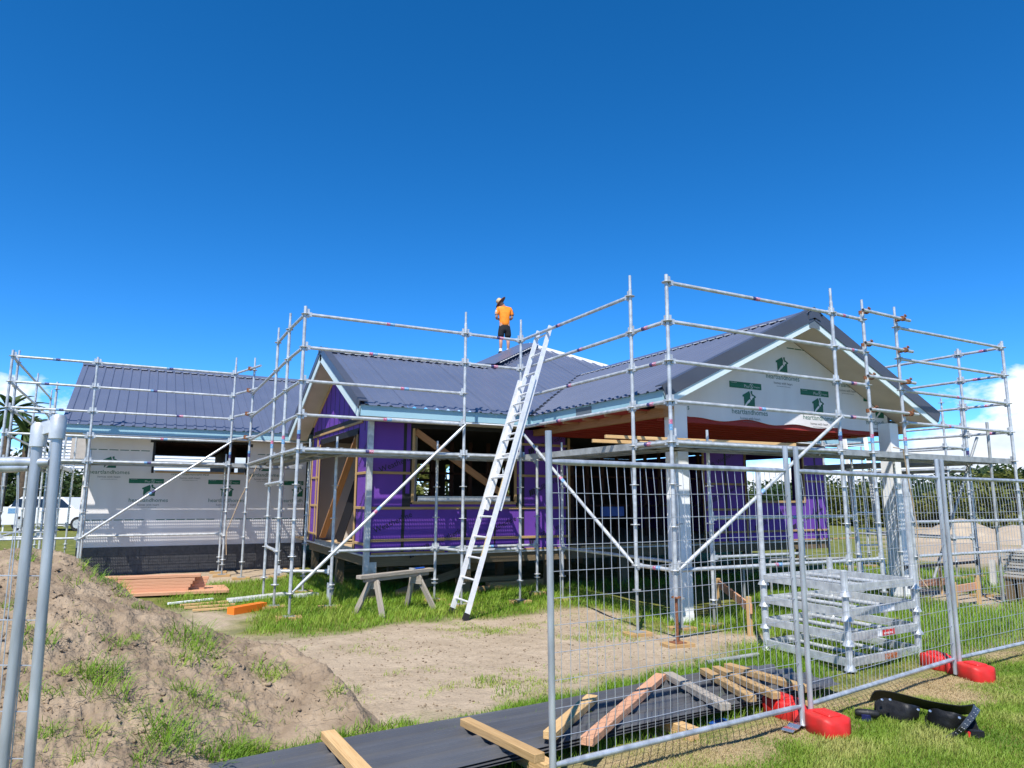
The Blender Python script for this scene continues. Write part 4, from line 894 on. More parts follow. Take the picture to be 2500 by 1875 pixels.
lp = Vector((-.285, 3.10)); ld = Vector((-.875, .485)); 
fence_panel('near temporary mesh fence panel cut by the left edge', tuple(lp+Vector((.04, -.021))), tuple(lp+ld*2.3), .15, 1.80, 1.97, lean=(-.0202, .0107), R_=.018)
fence_panel('second near fence panel folded back behind the first at the left', (-.335, 3.125), (-.335-2.0, 3.125+1.3), .15, 1.78, 1.94, lean=(-.006, .003), R_=.018)
o = MB()
for s, (c, zt_) in enumerate(((lp, 1.97), (Vector((-.345, 3.13)), 1.94))):
    o.lathe([(.0225, -.085), (.027, -.085), (.028, -.01), (.02, .004), (.005, .006)], (c.x, c.y, zt_+.003), 14)
o.bar((lp.x, lp.y, 1.94), (-.345, 3.13, 1.92), .03, .045); tag(o.build('fence_clamp', M['galv'], None, True), 'galvanised clamp capping two fence posts at the left', 'clamp')
def fence_block(c, ang, label):
    q = MB(); n = 24; k = 20; sec = []
    for i in range(n+1):
        u = -1+2*i/n; x = u*.36; au = abs(u)
        w_ = .125-.055*math.exp(-((au-.18)/.16)**2)
        h_ = .150-.032*math.exp(-((au-.05)/.14)**2)
        if au > .86: f_ = math.sqrt(max(0.0, 1-((au-.86)/.14)**2))*.42+.58; w_ *= f_; h_ *= (f_*.5+.5)
        ring = []
        for j in range(k):
            a_ = 2*math.pi*j/k; ca, sa = math.cos(a_), math.sin(a_)
            ring.append((x, w_*math.copysign(abs(ca)**.34, ca), h_/2*(1+math.copysign(abs(sa)**.3, sa))*1.0-.0+ (0.0)))
        sec.append(ring)
    vs = [v for r_ in sec for v in r_]; fs = [(i*k+j, i*k+(j+1) % k, (i+1)*k+(j+1) % k, (i+1)*k+j) for i in range(n) for j in range(k)]
    fs += [tuple(range(k)), tuple(n*k+j for j in reversed(range(k)))]
    q.add(vs, fs)
    me_ = q.mesh('fence_block', M['red']); shade(me_, 50)
    root = thing('fence_block', (*c, -.01), label, 'fence foot', 'red plastic fence feet'); root.rotation_euler = (0, 0, ang)
    b_ = bpy.data.objects.new('block_body', me_); COL.objects.link(b_); b_.parent = root; OFF[b_.name] = Vector((0, 0, 0))
    for s in (-1, 1):
        mm_ = bevelbox('block_lid', .17, .12, .03, M['red'], .010); e_ = bpy.data.objects.new('block_lid', mm_); COL.objects.link(e_); e_.parent = b_; e_.location = (s*.23, 0, .150)
fence_block((4.60, 3.93), math.radians(90-8), 'red plastic fence foot left of the tool belt')
fence_block((7.24, 4.33), math.radians(90-16), 'red plastic fence foot behind the tool belt, further right')
M['stpale'] = mat('blurred_sticker_print', (0.62, 0.03, 0.03), 0.5, 0, (0.8, 0.7, 0.7), 90, (1, 1, 1), contrast=(.42, .5))
# ================================================================== STILLAGES
def stillage(z, label, lab=None):
    A, B, C = Vector((6.32, 4.82, z)), Vector((7.55, 4.90, z)), Vector((6.34, 5.88, z)); D = B+C-A
    root = thing('stillage', A, label, 'stillage', 'stacked steel stillages')
    U = Vector((0, 0, .075))
    for nm, p_ in (('leg', A), ('leg', B), ('leg', C), ('leg', D)):
        q = MB(); q.lathe([(.062, .0), (.060, .008), (.036, .05), (.034, .06), (.034, .25), (.026, .255)], p_, 14); q.build(nm, M['galv'], root, True)
    for p_, r_ in ((A, B), (A, C), (B, D), (C, D)):
        q = MB(); q.bar(p_+U, r_+U, .045, .075); q.build('side_rail', M['galv'], root)
    for t in (.33, .66):
        q = MB(); q.tube([A+(B-A)*t+U, C+(D-C)*t+U], .024, 10); q.build('cross_bar', M['galv'], root, True)
    if lab:
        d = (B-A).normalized(); n_ = Vector((d.y, -d.x, 0)); c = A+(B-A)*.42+U+n_*.0245; q = MB()
        for k, (mm_, x0, x1) in enumerate(lab):
            q = MB(); q.add([c+d*x0-Vector((0, 0, .028)), c+d*x1-Vector((0, 0, .028)), c+d*x1+Vector((0, 0, .028)), c+d*x0+Vector((0, 0, .028))], [(0, 1, 2, 3)]); q.build('sticker', M[mm_], root)
        if lab[-1][0] == 'stred':
            q = MB(); q.add([c+d*.05+n_*.002-Vector((0, 0, .016)), c+d*.22+n_*.002-Vector((0, 0, .016)), c+d*.22+n_*.002+Vector((0, 0, .004)), c+d*.05+n_*.002+Vector((0, 0, .004))], [(0, 1, 2, 3)]); q.build('sticker_stripe', M['stpale'], root)
stillage(.02, 'galvanised steel stillage frame at the bottom of the stack in the grass', [('stor', 0.05, .27)])
stillage(.255, 'galvanised steel stillage frame with a red sticker, second from the ground', [('white', -.06, .03), ('stred', .03, .25)])
stillage(.49, 'galvanised steel stillage frame with a pale sticker, third from the ground', [('white', 0, .28)])
stillage(.725, 'galvanised steel stillage frame with tall posts on top of the stack')
st_root = [o_ for o_ in bpy.data.objects if o_.name.startswith('stillage')][-1]
for x_, y_, z_ in ((6.34, 5.88, 2.0), (7.55, 4.90, 1.94)):
    q = MB(); q.tube([(x_, y_, .95), (x_, y_, z_)], .03, 12); q.build('upright_post', M['galv'], st_root, True)
# ================================================================== ROOFING SHEETS AND TIMBER IN FRONT
sd = Vector((1, .085, 0)).normalized(); sp_ = Vector((-sd.y, sd.x, 0))
def loose_sheet(o, L, z, label, m='sheetg'):
    pr = [(x_, h_) for x_, h_ in sheet_profile(.8)]; q = MB(); vs = []
    o = Vector((*o, z)); nst = 14
    for st in range(nst+1):
        for x_, h_ in pr: vs.append(o+sd*(L*st/nst)+sp_*x_+Vector((0, 0, h_*1.6+.006*math.sin(st*.9+x_*5))))
    n = len(pr); q.add(vs, [(st*n+i, st*n+i+1, (st+1)*n+i+1, (st+1)*n+i) for st in range(nst) for i in range(n-1)])
    ob = q.build('roofing_sheet', M[m]); md = ob.modifiers.new('thick', 'SOLIDIFY'); md.thickness = .002
    return tag(ob, label, 'roofing sheet', 'stack of roofing sheets')
loose_sheet((-.35, 3.855), 5.95, .085, 'charcoal ribbed roofing sheet at the bottom of the stack on the grass')
loose_sheet((-.42, 3.852), 5.77, .100, 'charcoal ribbed roofing sheet in the middle of the stack')
loose_sheet((-.45, 3.862), 5.65, .115, 'charcoal ribbed roofing sheet on top of the stack with timber offcuts on it')
def ptag(o, label, cat, group=None): return tag(o, label, cat, group)
for i, (t_, lb) in enumerate(((1.85, 'short pine bearer under the sheets by the fence post'), (3.1, 'short pine bearer under the middle of the roofing sheets'), (4.35, 'short pine bearer under the sheets by the red fence foot'))):
    c = Vector((.5, 3.93, .04))+sd*t_; ptag(timber('bearer_block', c-sp_*.16, c+sp_*.85, .09, .085, M['pinel']), lb, 'timber', 'bearers under the roofing sheets')
ZT = .178
offc = [((1.23, 3.80), (1.20, 4.78), .09, 'pinel', 'pine offcut lying across the left end of the roofing sheets', ZT),
        ((2.20, 3.79), (2.09, 4.62), .075, 'pine', 'stained pine offcut with a white smear left of the fence post', ZT),
        ((2.45, 4.10), (3.19, 4.70), .10, 'pinel', 'pale pine offcut on the sheets just right of the fence post', ZT),
        ((2.60, 3.90), (4.09, 4.98), .10, 'pinep', 'long pink timber offcut slanting across the roofing sheets', ZT),
        ((4.17, 4.98), (3.93, 4.06), .11, 'greyw', 'split grey timber offcut meeting the pink one', ZT),
        ((4.55, 4.95), (4.27, 4.13), .075, 'pine', 'pine batten offcut on the sheets, leftmost of three side by side', ZT),
        ((4.70, 4.96), (4.50, 4.10), .075, 'pine', 'pine batten offcut on the sheets, middle one of three side by side', ZT),
        ((4.87, 4.99), (4.88, 4.12), .085, 'pine', 'pine batten offcut on the sheets, rightmost of three side by side', ZT)]
for a, b, w_, m_, lb, z_ in offc: ptag(timber('timber_offcut', (*a, z_), (*b, z_-.004), min(w_, .088), .05, M[m_]), lb, 'timber', 'timber offcuts on the roofing sheets')
ptag(timber('timber_offcut', G(556, 1862, .05)+Vector((0, -.3, 0)), G(585, 1845, .05), .09, .07, M['pinel']), 'small pine offcut end at the bottom edge by the mound', 'timber')
# small things by the fence foot
c = G(1942, 1780, .012); q = MB(); pp = [(-.13, .012), (-.10, .022), (-.04, .020), (0, .036), (.05, .020), (.1, .024), (.13, .010)]
q.add([(x_, y_, z_) for x_, z_ in pp for y_ in (-.045, .045)], [(2*i, 2*i+1, 2*i+3, 2*i+2) for i in range(6)])
me_ = q.mesh('metal_bracket', M['chrome']); o = place('metal_bracket', me_, None, c, (0, 0, .25)); o.modifiers.new('thick', 'SOLIDIFY').thickness = .003; tag(o, 'bent silver metal bracket lying beside the red fence foot', 'bracket')
q = MB(); c = G(1752, 1766, .01); q.prism([(-.10, -.03), (.02, -.05), (.12, -.02), (.10, .03), (-.06, .04)], 0, .012, 'z'); o = place('plastic_scrap', q.mesh('plastic_scrap', M['blue']), None, c, (0, 0, .3)); tag(o, 'flat blue plastic scrap under the fence rail', 'scrap')
q = MB(); c = G(1918, 1705, .02); q.bar((-.10, -.02, .02), (.03, .02, .02), .03, .02); q.cur = 1; q.bar((.03, .02, .025), (.11, .05, .03), .035, .03); o = place('utility_knife', q.mesh('utility_knife', [M['white'], M['orange']]), None, c); tag(o, 'white and orange utility knife on the grass behind the red fence foot', 'knife')
# ================================================================== TOOL BELT
tb = thing('tool_belt', (5.75, 3.6, 0), 'black leather tool belt with two pouches lying on the lawn', 'tool belt')
def D3(a_, b_, z_): return G(2040+a_/4.809, 1560+b_/4.809, z_)
def smooth_pts(P_, k=4):
    out_ = []
    for i in range(len(P_)-1):
        p0, p1, p2, p3 = P_[max(i-1, 0)], P_[i], P_[i+1], P_[min(i+2, len(P_)-1)]
        for j in range(k):
            t_ = j/k; out_.append(.5*((2*p1)+(p2-p0)*t_+(2*p0-5*p1+4*p2-p3)*t_*t_+(3*p1-p0-3*p2+p3)*t_**3))
    out_.append(P_[-1]); return out_
def ribbon(top, bot, th):                        # leather strip between an upper and a lower edge
    top = smooth_pts(top); bot = smooth_pts(bot); q = MB(); vs = []; n = len(top)
    for t_, b_ in zip(top, bot):
        nn = Vector((.45, .85, .3))*th; vs += [t_, b_, b_+nn, t_+nn]
    fs = [(i*4+j, i*4+(j+1) % 4, (i+1)*4+(j+1) % 4, (i+1)*4+j) for i in range(n-1) for j in range(4)]+[(0, 1, 2, 3), tuple((n-1)*4+j for j in (3, 2, 1, 0))]
    return q.add(vs, fs)
bt = [D3(*p_) for p_ in ((430, 660, .10), (480, 612, .13), (620, 618, .14), (790, 655, .14), (950, 695, .14), (1090, 730, .14), (1300, 768, .145), (1480, 790, .15), (1640, 772, .16))]
bb_ = [D3(*p_) for p_ in ((400, 740, .035), (470, 720, .04), (620, 730, .045), (790, 770, .045), (950, 800, .045), (1090, 835, .045), (1300, 870, .045), (1480, 890, .05), (1600, 880, .06))]
ribbon(bt, bb_, .012).build('belt_band', M['leather'], tb, True)
def pouch(T_, B_, bulge, seed):
    T_ = smooth_pts([D3(*p_) for p_ in T_], 5); B_ = smooth_pts([D3(*p_) for p_ in B_], 5); n = len(T_); m_ = 12; q = MB(); vs = []
    nrm = Vector((-.30, -.62, .72)).normalized()
    for i in range(n):
        u = i/(n-1)
        for j in range(m_+1):
            v = j/m_; e_ = min(1, 6*u*(1-u)+.15); pz = T_[i].lerp(B_[i], v)
            vs.append(pz+nrm*(bulge*(math.sin(math.pi*min(1, v*.9+.06))**.6)*e_**.5+.006*mnoise.noise((u*4+seed, v*4, seed))))
    for i in range(n):
        for j in (0, m_): pass
    fs = [(i*(m_+1)+j, (i+1)*(m_+1)+j, (i+1)*(m_+1)+j+1, i*(m_+1)+j+1) for i in range(n-1) for j in range(m_)]
    b0_ = len(vs); vs += [T_[i]*.5+B_[i]*.5+Vector((.01, .02, -.04)) for i in range(n)]
    fs += [(i*(m_+1), b0_+i, b0_+i+1, (i+1)*(m_+1)) for i in range(n-1)]+[(i*(m_+1)+m_, (i+1)*(m_+1)+m_, b0_+i+1, b0_+i) for i in range(n-1)]
    q.add(vs, fs); po = q.build('pouch', M['leather'], tb); shade(po.data, 70); return po, T_, nrm
def rivets(po, pts):
    for p_ in pts:
        q = MB(); q.lathe([(.001, .004), (.009, .003), (.011, 0)], (0, 0, 0), 10); place('rivet', q.mesh('rivet', M['chrome']), po, D3(*p_), (math.radians(48), 0, -.45))
p1_, _, _ = pouch([(455, 740, .10), (560, 700, .135), (700, 735, .135), (850, 775, .13), (985, 800, .10)], [(470, 870, .03), (560, 905, .02), (700, 950, .015), (860, 972, .015), (975, 930, .03)], .035, 1)
rivets(p1_, ((640, 712, .175), (970, 830, .14), (545, 712, .15)))
p2_, _, _ = pouch([(1085, 835, .10), (1180, 825, .135), (1300, 860, .135), (1420, 885, .13), (1540, 920, .10)], [(1090, 960, .03), (1170, 1030, .015), (1290, 1070, .012), (1400, 1075, .012), (1500, 1020, .03)], .032, 4)
rivets(p2_, ((1110, 846, .145), (1455, 925, .155)))
ribbon([D3(*p_) for p_ in ((1060, 905, .06), (1052, 960, .03), (1100, 1060, .02), (1200, 1100, .012), (1330, 1110, .012))], [D3(*p_) for p_ in ((1090, 900, .03), (1090, 960, .01), (1140, 1040, .005), (1220, 1075, .005), (1330, 1085, .005))], .008).build('pouch_trim', M['leather'], tb, True)
sa_ = [D3(*p_) for p_ in ((1625, 772, .165), (1600, 850, .15), (1530, 940, .13), (1460, 1030, .10), (1390, 1095, .05), (1280, 1155, .012))]
sb_ = [D3(*p_) for p_ in ((1700, 835, .13), (1655, 910, .12), (1590, 990, .10), (1520, 1070, .075), (1440, 1130, .03), (1335, 1172, .006))]
M['strapl'] = mat('scuffed_strap_leather', (0.03, 0.032, 0.034), 0.38, 0, (0.05, 0.052, 0.055), 30)
st_ = ribbon(sa_, sb_, .006).build('belt_strap', M['strapl'], tb, True)
A_, B_2 = smooth_pts(sa_), smooth_pts(sb_)
for k in range(2, 18, 2):
    for f_ in (.3, .7):
        q = MB(); q.lathe([(.001, .002), (.0035, .002), (.004, 0)], (0, 0, 0), 6); place('eyelet', q.mesh('eyelet', M['galvold']), st_, A_[k].lerp(B_2[k], f_)+Vector((-.003, -.006, .004)), (math.radians(45), 0, -.4))
ribbon([D3(*p_) for p_ in ((1640, 930, .07), (1660, 1000, .05), (1690, 1070, .04), (1700, 1100, .035))], [D3(*p_) for p_ in ((1540, 1040, .02), (1560, 1090, .01), (1620, 1150, .008), (1690, 1165, .005))], .008).build('belt_tail', M['leather'], tb, True)
bk = D3(1650, 1120, .02); q = MB(); q.bar(bk+rt*-.05, bk+rt*.045, .05, .055); q.build('buckle', M['leather'], tb); q = MB(); q.bar(bk+rt*-.068, bk+rt*-.051, .04, .04); q.build('buckle_clip', M['stred'], tb)
dr = thing('cordless_driver', (5.42, 3.87, 0), 'small black and navy power driver at the left end of the tool belt', 'power tool')
dc = D3(345, 870, .05); de = (D3(290, 850, .05)-D3(400, 860, .05)).normalized()
q = MB(); q.tube([dc-de*.10, dc-de*.085, dc-de*.02, dc+de*.05, dc+de*.07], [.014, .026, .032, .030, .02], 12); q.build('motor_body', M['leather'], dr, True)
q = MB(); q.tube([dc+de*.02+Vector((.02, -.03, .01)), dc+de*.0+Vector((.05, -.07, .0))], [.02, .012], 10); q.build('chuck', M['chrome'], dr, True)
q = MB(); q.bar(D3(345, 930, .025), D3(450, 890, .025), .05, .045); q.build('handle', M['navy'], dr)
# ================================================================== LADDER
la = thing('extension_ladder', (4.15, 9.46, 0), 'tall white aluminium extension ladder leaning on the scaffold', 'ladder')
def ladder(root, b0, b1, t0, t1, f0, f1, n, m='alu', rw=.03, rd=.07, rung=.016, outn=Vector((-1, 0, 0))):
    b0, b1, t0, t1 = map(Vector, (b0, b1, t0, t1))
    for b_, t_ in ((b0, t0), (b1, t1)):
        q = MB(); q.bar(b_+(t_-b_)*f0, b_+(t_-b_)*f1, rw, rd, outn); q.build('stile', M[m], root)
    for k in range(n):
        f_ = f0+(f1-f0)*(k+.6)/n; p0 = b0+(t0-b0)*f_; p1 = b1+(t1-b1)*f_
        q = MB(); q.tube([p0, p1], rung, 8); q.build('rung', M[m], root, True)
LB0, LB1, LT0, LT1 = (4.14, 9.18, .0), (4.16, 9.74, .0), (5.66, 9.46, 4.46), (5.66, 9.90, 4.45)
ladder(la, LB0, LB1, LT0, LT1, .012, .80, 12)
of = Vector((-.055, .0, .02)); ins = Vector((0, .028, 0))
ladder(la, Vector(LB0)+of*-1+ins, Vector(LB1)+of*-1-ins, Vector(LT0)+of*-1+ins, Vector(LT1)+of*-1-ins, .34, 1.0, 9, rw=.026)
for p_ in (LB0, LB1): q = MB(); q.bar(Vector(p_)+Vector((-.01, 0, 0)), Vector(p_)+Vector((.03, 0, .09)), .036, .085, (-1, 0, 0)); q.build('rubber_foot', M['tyre'], la)
for f_, s_ in ((.19, 0), (.38, 0)): q = MB(); p0 = Vector(LB0)+(Vector(LT0)-Vector(LB0))*f_; p1 = Vector(LB0)+(Vector(LT0)-Vector(LB0))*(f_+.06); q.bar(p0+Vector((-.034, -.002, .01)), p1+Vector((-.034, -.002, .01)), .018, .003, (-1, 0, 0)); q.build('sticker', mat('yellow_label', (.6, .42, .12), .5) if 'yl' not in M else M['yl'], la)
l2 = thing('extension_ladder', (12.4, 9.0, 0), 'white ladder standing behind the right porch post', 'ladder')
ladder(l2, (12.35, 9.0, 0), (12.80, 8.85, 0), (12.75, 9.5, 3.1), (13.2, 9.35, 3.1), .0, 1.0, 10, 'white', .04, .07, .014, Vector((0, -1, 0)))
# ================================================================== SAWHORSE
sh = thing('sawhorse', (3.5, 10.28, 0), 'weathered grey timber sawhorse standing in the grass', 'sawhorse')
ba, bb = Vector((2.84, 9.97, .56)), Vector((4.18, 10.58, .56)); bd = (bb-ba).normalized(); bs = Vector((-bd.y, bd.x, 0))
timber('top_beam', ba, bb, .11, .05, M['greyw'], sh); timber('top_beam', ba+Vector((0, 0, -.052))+bd*.1, bb+Vector((0, 0, -.052))-bd*.08, .05, .05, M['greyw'], sh)
for t_, o_ in ((.28, -.06), (1.12, .10)):
    for s_ in (-1, 1): timber('leg', ba+bd*(t_+o_*1.2)+bs*s_*.30+Vector((0, 0, -.56)), ba+bd*t_+bs*s_*.055+Vector((0, 0, -.07)), .09, .035, M['greyw'], sh, bd)
    timber('gusset', ba+bd*t_-bs*.13+Vector((0, 0, -.13)), ba+bd*t_+bs*.13+Vector((0, 0, -.13)), .02, .11, M['greyw'], sh)
hm = thing('hammer', (3.95, 10.47, .585), 'claw hammer with a blue grip lying on the sawhorse', 'hammer')
hc = ba+bd*1.16+Vector((0, 0, .04)); q = MB(); q.tube([hc-bd*.10, hc+bd*.14], .012, 8); q.build('handle', M['blue'], hm, True)
q = MB(); q.bar(hc-bd*.11-bs*.05, hc-bd*.11+bs*.06, .026, .026); q.build('head', M['galvold'], hm)
# ================================================================== TIMBER STACK AND LOOSE BITS ON THE LEFT
c0 = G(520, 1468, 0); ex = Vector((-.97, .05, 0)).normalized()
def plank_at(p, L, w_, h_, m_, lb, dirv, z_, grp='planed boards stacked by the white wing', nm='board'):
    p = Vector((p[0], p[1], z_)); return ptag(timber(nm, p, p+dirv*L, w_, h_, M[m_]), lb, 'timber', grp)
b0 = G(505, 1452, 0); dL = Vector((-1, .10, 0)).normalized(); dp = Vector((.10, 1, 0)).normalized()
names = ['front', 'second from the front', 'third from the front', 'back']
for k in range(4): plank_at(b0+dp*(.2*k)+dL*(.02*k-.35), 2.6, .19, .05, 'pinep', 'pink board lying flat under the stack, '+names[k], dL, .055)
lv = ['bottom', 'second', 'third', 'fourth', 'top']
for j in range(4):
    plank_at(b0+dp*.10+dL*(.30-.03*j), 1.9, .10, .05, 'pinep', 'pink board in the front tier of the stack, '+lv[j]+' one', dL, .105+.052*j)
    plank_at(b0+dp*.22+dL*(.05-.02*j), 1.9, .10, .05, 'pinep', 'pink board in the rear tier of the stack, '+lv[j]+' one', dL, .105+.052*j)
plank_at(b0+dp*.16+dL*.12, 1.5, .2, .045, 'pinep', 'single pink board lying on top of the stacked boards', dL, .318)
for k, (pa, pb, m_) in enumerate((((440, 1478), (560, 1468), 'pinel'), ((450, 1484), (575, 1475), 'pinel'), ((470, 1490), (590, 1482), 'pinel'), ((410, 1474), (520, 1462), 'white'))):
    a = G(*pa, .03); b = G(*pb, .03); ptag(timber('batten', a, b, .045, .03, M[m_]), ['pale batten on the ground nearest the pink boards', 'pale batten on the ground, middle of three', 'pale batten on the ground nearest the orange edging', 'white trim length lying left of the pale battens'][k], 'timber', 'battens by the stacked boards')
a, b = G(563, 1492, .05), G(643, 1478, .05); q = MB(); q.bar(a, b, .14, .10); me_ = q.mesh('plastic_edging', M['orange']); o = place('plastic_edging', me_); tag(o, 'bright orange plastic box section lying in the grass', 'plastic box')
a, b = G(560, 1466, .05), G(700, 1450, .05); q = MB(); q.bar(a, b, .2, .05); o = q.build('aluminium_plank', M['alu']); tag(o, 'silver aluminium plank lying behind the orange box section', 'plank')
a, b = G(722, 1455, .05), G(772, 1450, .05); q = MB(); q.bar(a, b, .18, .05); o = q.build('aluminium_plank', M['alu']); tag(o, 'short silver aluminium plank in the grass by the grey pipe', 'plank')
c = G(805, 1464, 0); q = MB(); n = 18; q.lathe([(.055, 0), (.055, .27), (.048, .275), (.048, .05)], c, n); o = q.build('pvc_pipe', mat('grey_pvc', (.36, .40, .43), .45), None, True); tag(o, 'upright grey plastic pipe stub under the gable scaffold', 'pipe')
# timbers under the house
for k, (pa, pb, z_, lb) in enumerate((((1115, 1418), (1270, 1408), .16, 'long treated timber under the house edge, top of the pile'), ((1160, 1438), (1330, 1424), .06, 'long treated timber under the house edge, bottom of the pile'), ((1190, 1428), (1345, 1416), .11, 'long treated timber under the house edge, middle of the pile'))):
    a = G(*pa, z_); b = G(*pb, z_); ptag(timber('treated_timber', a, b, .14, .09, M['pine']), lb, 'timber', 'timbers under the house edge')
# profile boards and pegs
def profile(pts, rails, label):
    root = thing('profile_board', (*pts[0], 0), label, 'timber profile', 'timber profile boards')
    for i, p_ in enumerate(pts): timber('peg', (*p_, -.05), (*p_, .42+.05*(i % 2)), .05, .05, M['pinel'], root, (0, 1, 0))
    for (i, j, z_, m_) in rails: a = Vector((*pts[i], z_)); b = Vector((*pts[j], z_)); d = (b-a).normalized(); timber('rail', a-d*.12+Vector((.04, .035, 0)), b+d*.12+Vector((.04, .035, 0)), .03, .12, M[m_], root)
g_ = lambda x, y: tuple(G(x, y)[:2])
profile([g_(1756, 1478), g_(1832, 1552)], [(0, 1, .33, 'pinep')], 'pegs with a pink rail right of the left porch post')
profile([g_(2335, 1490), g_(2392, 1478)], [(0, 1, .3, 'pinep')], 'two pegs with a rail in the grass before the tile pallets')
profile([g_(2165, 1462), g_(2300, 1452)], [(0, 1, .22, 'pinep')], 'low red rail on pegs behind the stillages')
# tile pallet, pipe and wedge at the right edge
pr = thing('tile_stack', (*g_(2490, 1480), 0), 'stack of pale roof tiles on a dark pallet at the right edge', 'tile stack')
pc = G(2478, 1492, 0); pc.x = atY(2440, 1350, pc.y+.6).x+.4; 
for i in range(9): 
    q = MB(); q.box(pc.x-.35+.01*(i % 3), pc.x+.9+.01*(i % 3), pc.y+.1, pc.y+.6, .42+.05*i, .455+.05*i); q.build('tile', M['tile'], pr)
for i in range(3): q = MB(); q.box(pc.x-.4, pc.x+.95, pc.y+.05+.2*i, pc.y+.17+.2*i, .02, .4); q.build('pallet_bearer', M['pile'], pr)
q = MB(); q.box(pc.x-.42, pc.x+.97, pc.y+.02, pc.y+.64, .395, .418); q.build('pallet_top', M['pile'], pr)
q = MB(); q.lathe([(.075, 0), (.09, .0), (.09, .5), (.075, .5)], (pc.x+.02, pc.y+.35, .965), 16, 'x'); o = q.build('clay_pipe', M['terra'], None, True); tag(o, 'short terracotta pipe lying on the tile stack', 'pipe')
c = G(2428, 1430, 0); q = MB(); q.prism([(-.15, 0), (.15, 0), (.05, .5), (-.03, .5)], -.05, .05); o = place('concrete_wedge', q.mesh('concrete_wedge', M['conc']), None, c, (0, 0, .4)); tag(o, 'tapered pale concrete slab standing beside the tile stack', 'concrete slab')
c = G(2310, 1262, .0); q = MB(); q.box(-1.3, 1.3, -.03, .03, .45, 1.15); q.cur = 1; q.box(-1.1, -.3, -.034, -.031, .65, .95); o = place('site_sign', q.mesh('site_sign', [M['white'], M['greyink']]), None, (c.x, c.y, 0)); 
q2 = MB(); 
for x_ in (-1.1, 1.1): q2.box(x_-.04, x_+.04, .035, .1, 0, 1.2)
o2 = q2.mesh('sign_post', M['white']); place('sign_post', o2, o, (c.x, c.y, 0)); tag(o, 'low white sign board standing by the far trees', 'sign')
a, b = G(1725, 1618, .04), G(1850, 1598, .04); q = MB(); q.tube([a, b], .024, 12, False); q.tube([a, b], .019, 12, False); o = q.build('scaffold_tube', M['galvold'], None, True); tag(o, 'loose galvanised scaffold tube lying in grass behind the roofing sheets', 'tube')
# ================================================================== PERSON
def skin_mesh(name, verts, edges, radii, m, sub=2, root=0):
    me_ = bpy.data.meshes.new(name); me_.from_pydata([tuple(v) for v in verts], edges, [])
    ob = bpy.data.objects.new(name, me_); COL.objects.link(ob)
    bpy.context.view_layer.objects.active = ob
    sk = ob.modifiers.new('skin', 'SKIN'); sk.use_smooth_shade = True
    for i, r_ in enumerate(radii):
        sv = me_.skin_vertices[0].data[i]; sv.radius = r_ if isinstance(r_, tuple) else (r_, r_); sv.use_root = (i == root)
    sb = ob.modifiers.new('sub', 'SUBSURF'); sb.levels = sub; sb.render_levels = sub
    dg = bpy.context.evaluated_depsgraph_get(); dg.update()
    res = bpy.data.meshes.new_from_object(ob.evaluated_get(dg)); COL.objects.unlink(ob); bpy.data.objects.remove(ob)
    res.name = name; res.materials.clear(); res.materials.append(m)
    res.polygons.foreach_set('use_smooth', [True]*len(res.polygons)); return res
PXY = (8.62, 16.78); PZ = 5.852-.48*(9.25-PXY[0])
per = thing('person', (*PXY, PZ), 'person in orange shirt, black shorts and brimmed hat standing on the roof', 'person')
# local frame: x = right, y = forward (away from the viewer, to the left), z = up; 1.62 m tall upright
ang_p = math.radians(-14)
PR = Matrix.Rotation(ang_p, 4, 'Z'); PM = Matrix.Translation((0, 0, .05)) @ PR @ Matrix.Scale(.955, 4)
V = []; E_ = []; Rr = []
def jv(p, r_, par=None):
    V.append(p); Rr.append(r_)
    if par is not None: E_.append((par, len(V)-1))
    return len(V)-1
pel = jv((0, 0, .86), (.125, .095)); w1 = jv((0, .0, 1.02), (.125, .09), pel); w2 = jv((0, .02, 1.2), (.15, .10), w1); ch = jv((0, .05, 1.33), (.13, .09), w2); nk = jv((-.005, .10, 1.43), .052, ch); hd0 = jv((-.035, .13, 1.475), (.06, .065), nk); hd1 = jv((-.07, .16, 1.53), (.072, .085), hd0); hd2 = jv((-.105, .175, 1.58), (.06, .072), hd1)
fc = jv((-.11, .25, 1.49), .03, hd1)
for s in (-1, 1):
    hp = jv((s*.085, 0, .80), .092, pel); th = jv((s*.10, .01, .60), .078, hp); kn = jv((s*.105, .02, .44), .056, th); cf = jv((s*.11, -.02, .30), .054, kn); an = jv((s*.11, .0, .085), .036, cf); ft = jv((s*.125, .12, .035), .035, an)
    shd = jv((s*.17, .05, 1.34), .062, ch); ua = jv((s*.215, .03, 1.20), .048, shd); el = jv((s*.235, .04, 1.07), .040, ua); fa = jv((s*.20, .14, 1.06), .036, el); wr = jv((s*.13, .25, 1.08), .026, fa); hnd = jv((s*.10, .29, 1.09), (.032, .02), wr)
    for k, (dx, L_) in enumerate(((-.022, .055), (-.008, .065), (.008, .062), (.020, .05))):
        k1 = jv((s*(.09)+dx, .325, 1.095), .009, hnd); k2 = jv((s*.075+dx, .325+L_*.5, 1.08), .008, k1); jv((s*.07+dx, .325+L_*.55, 1.06), .007, k2)
    t1 = jv((s*.07, .30, 1.12), .010, hnd); jv((s*.045, .325, 1.125), .008, t1)
bm_ = skin_mesh('body', V, E_, Rr, M['skin'], 2); bm_.transform(PM)
place('body', bm_, per, (*PXY, PZ))
def pchild(name, me_): me_.transform(PM); return place(name, me_, per, (*PXY, PZ))
V = []; E_ = []; Rr = []
a0 = jv((0, -.005, .76), (.172, .125)); a1 = jv((0, 0, .95), (.160, .120), a0); a2 = jv((0, .01, 1.1), (.165, .118), a1); a3 = jv((0, .03, 1.26), (.178, .118), a2); a4 = jv((0, .06, 1.37), (.125, .085), a3); a5 = jv((-.003, .085, 1.415), .066, a4)
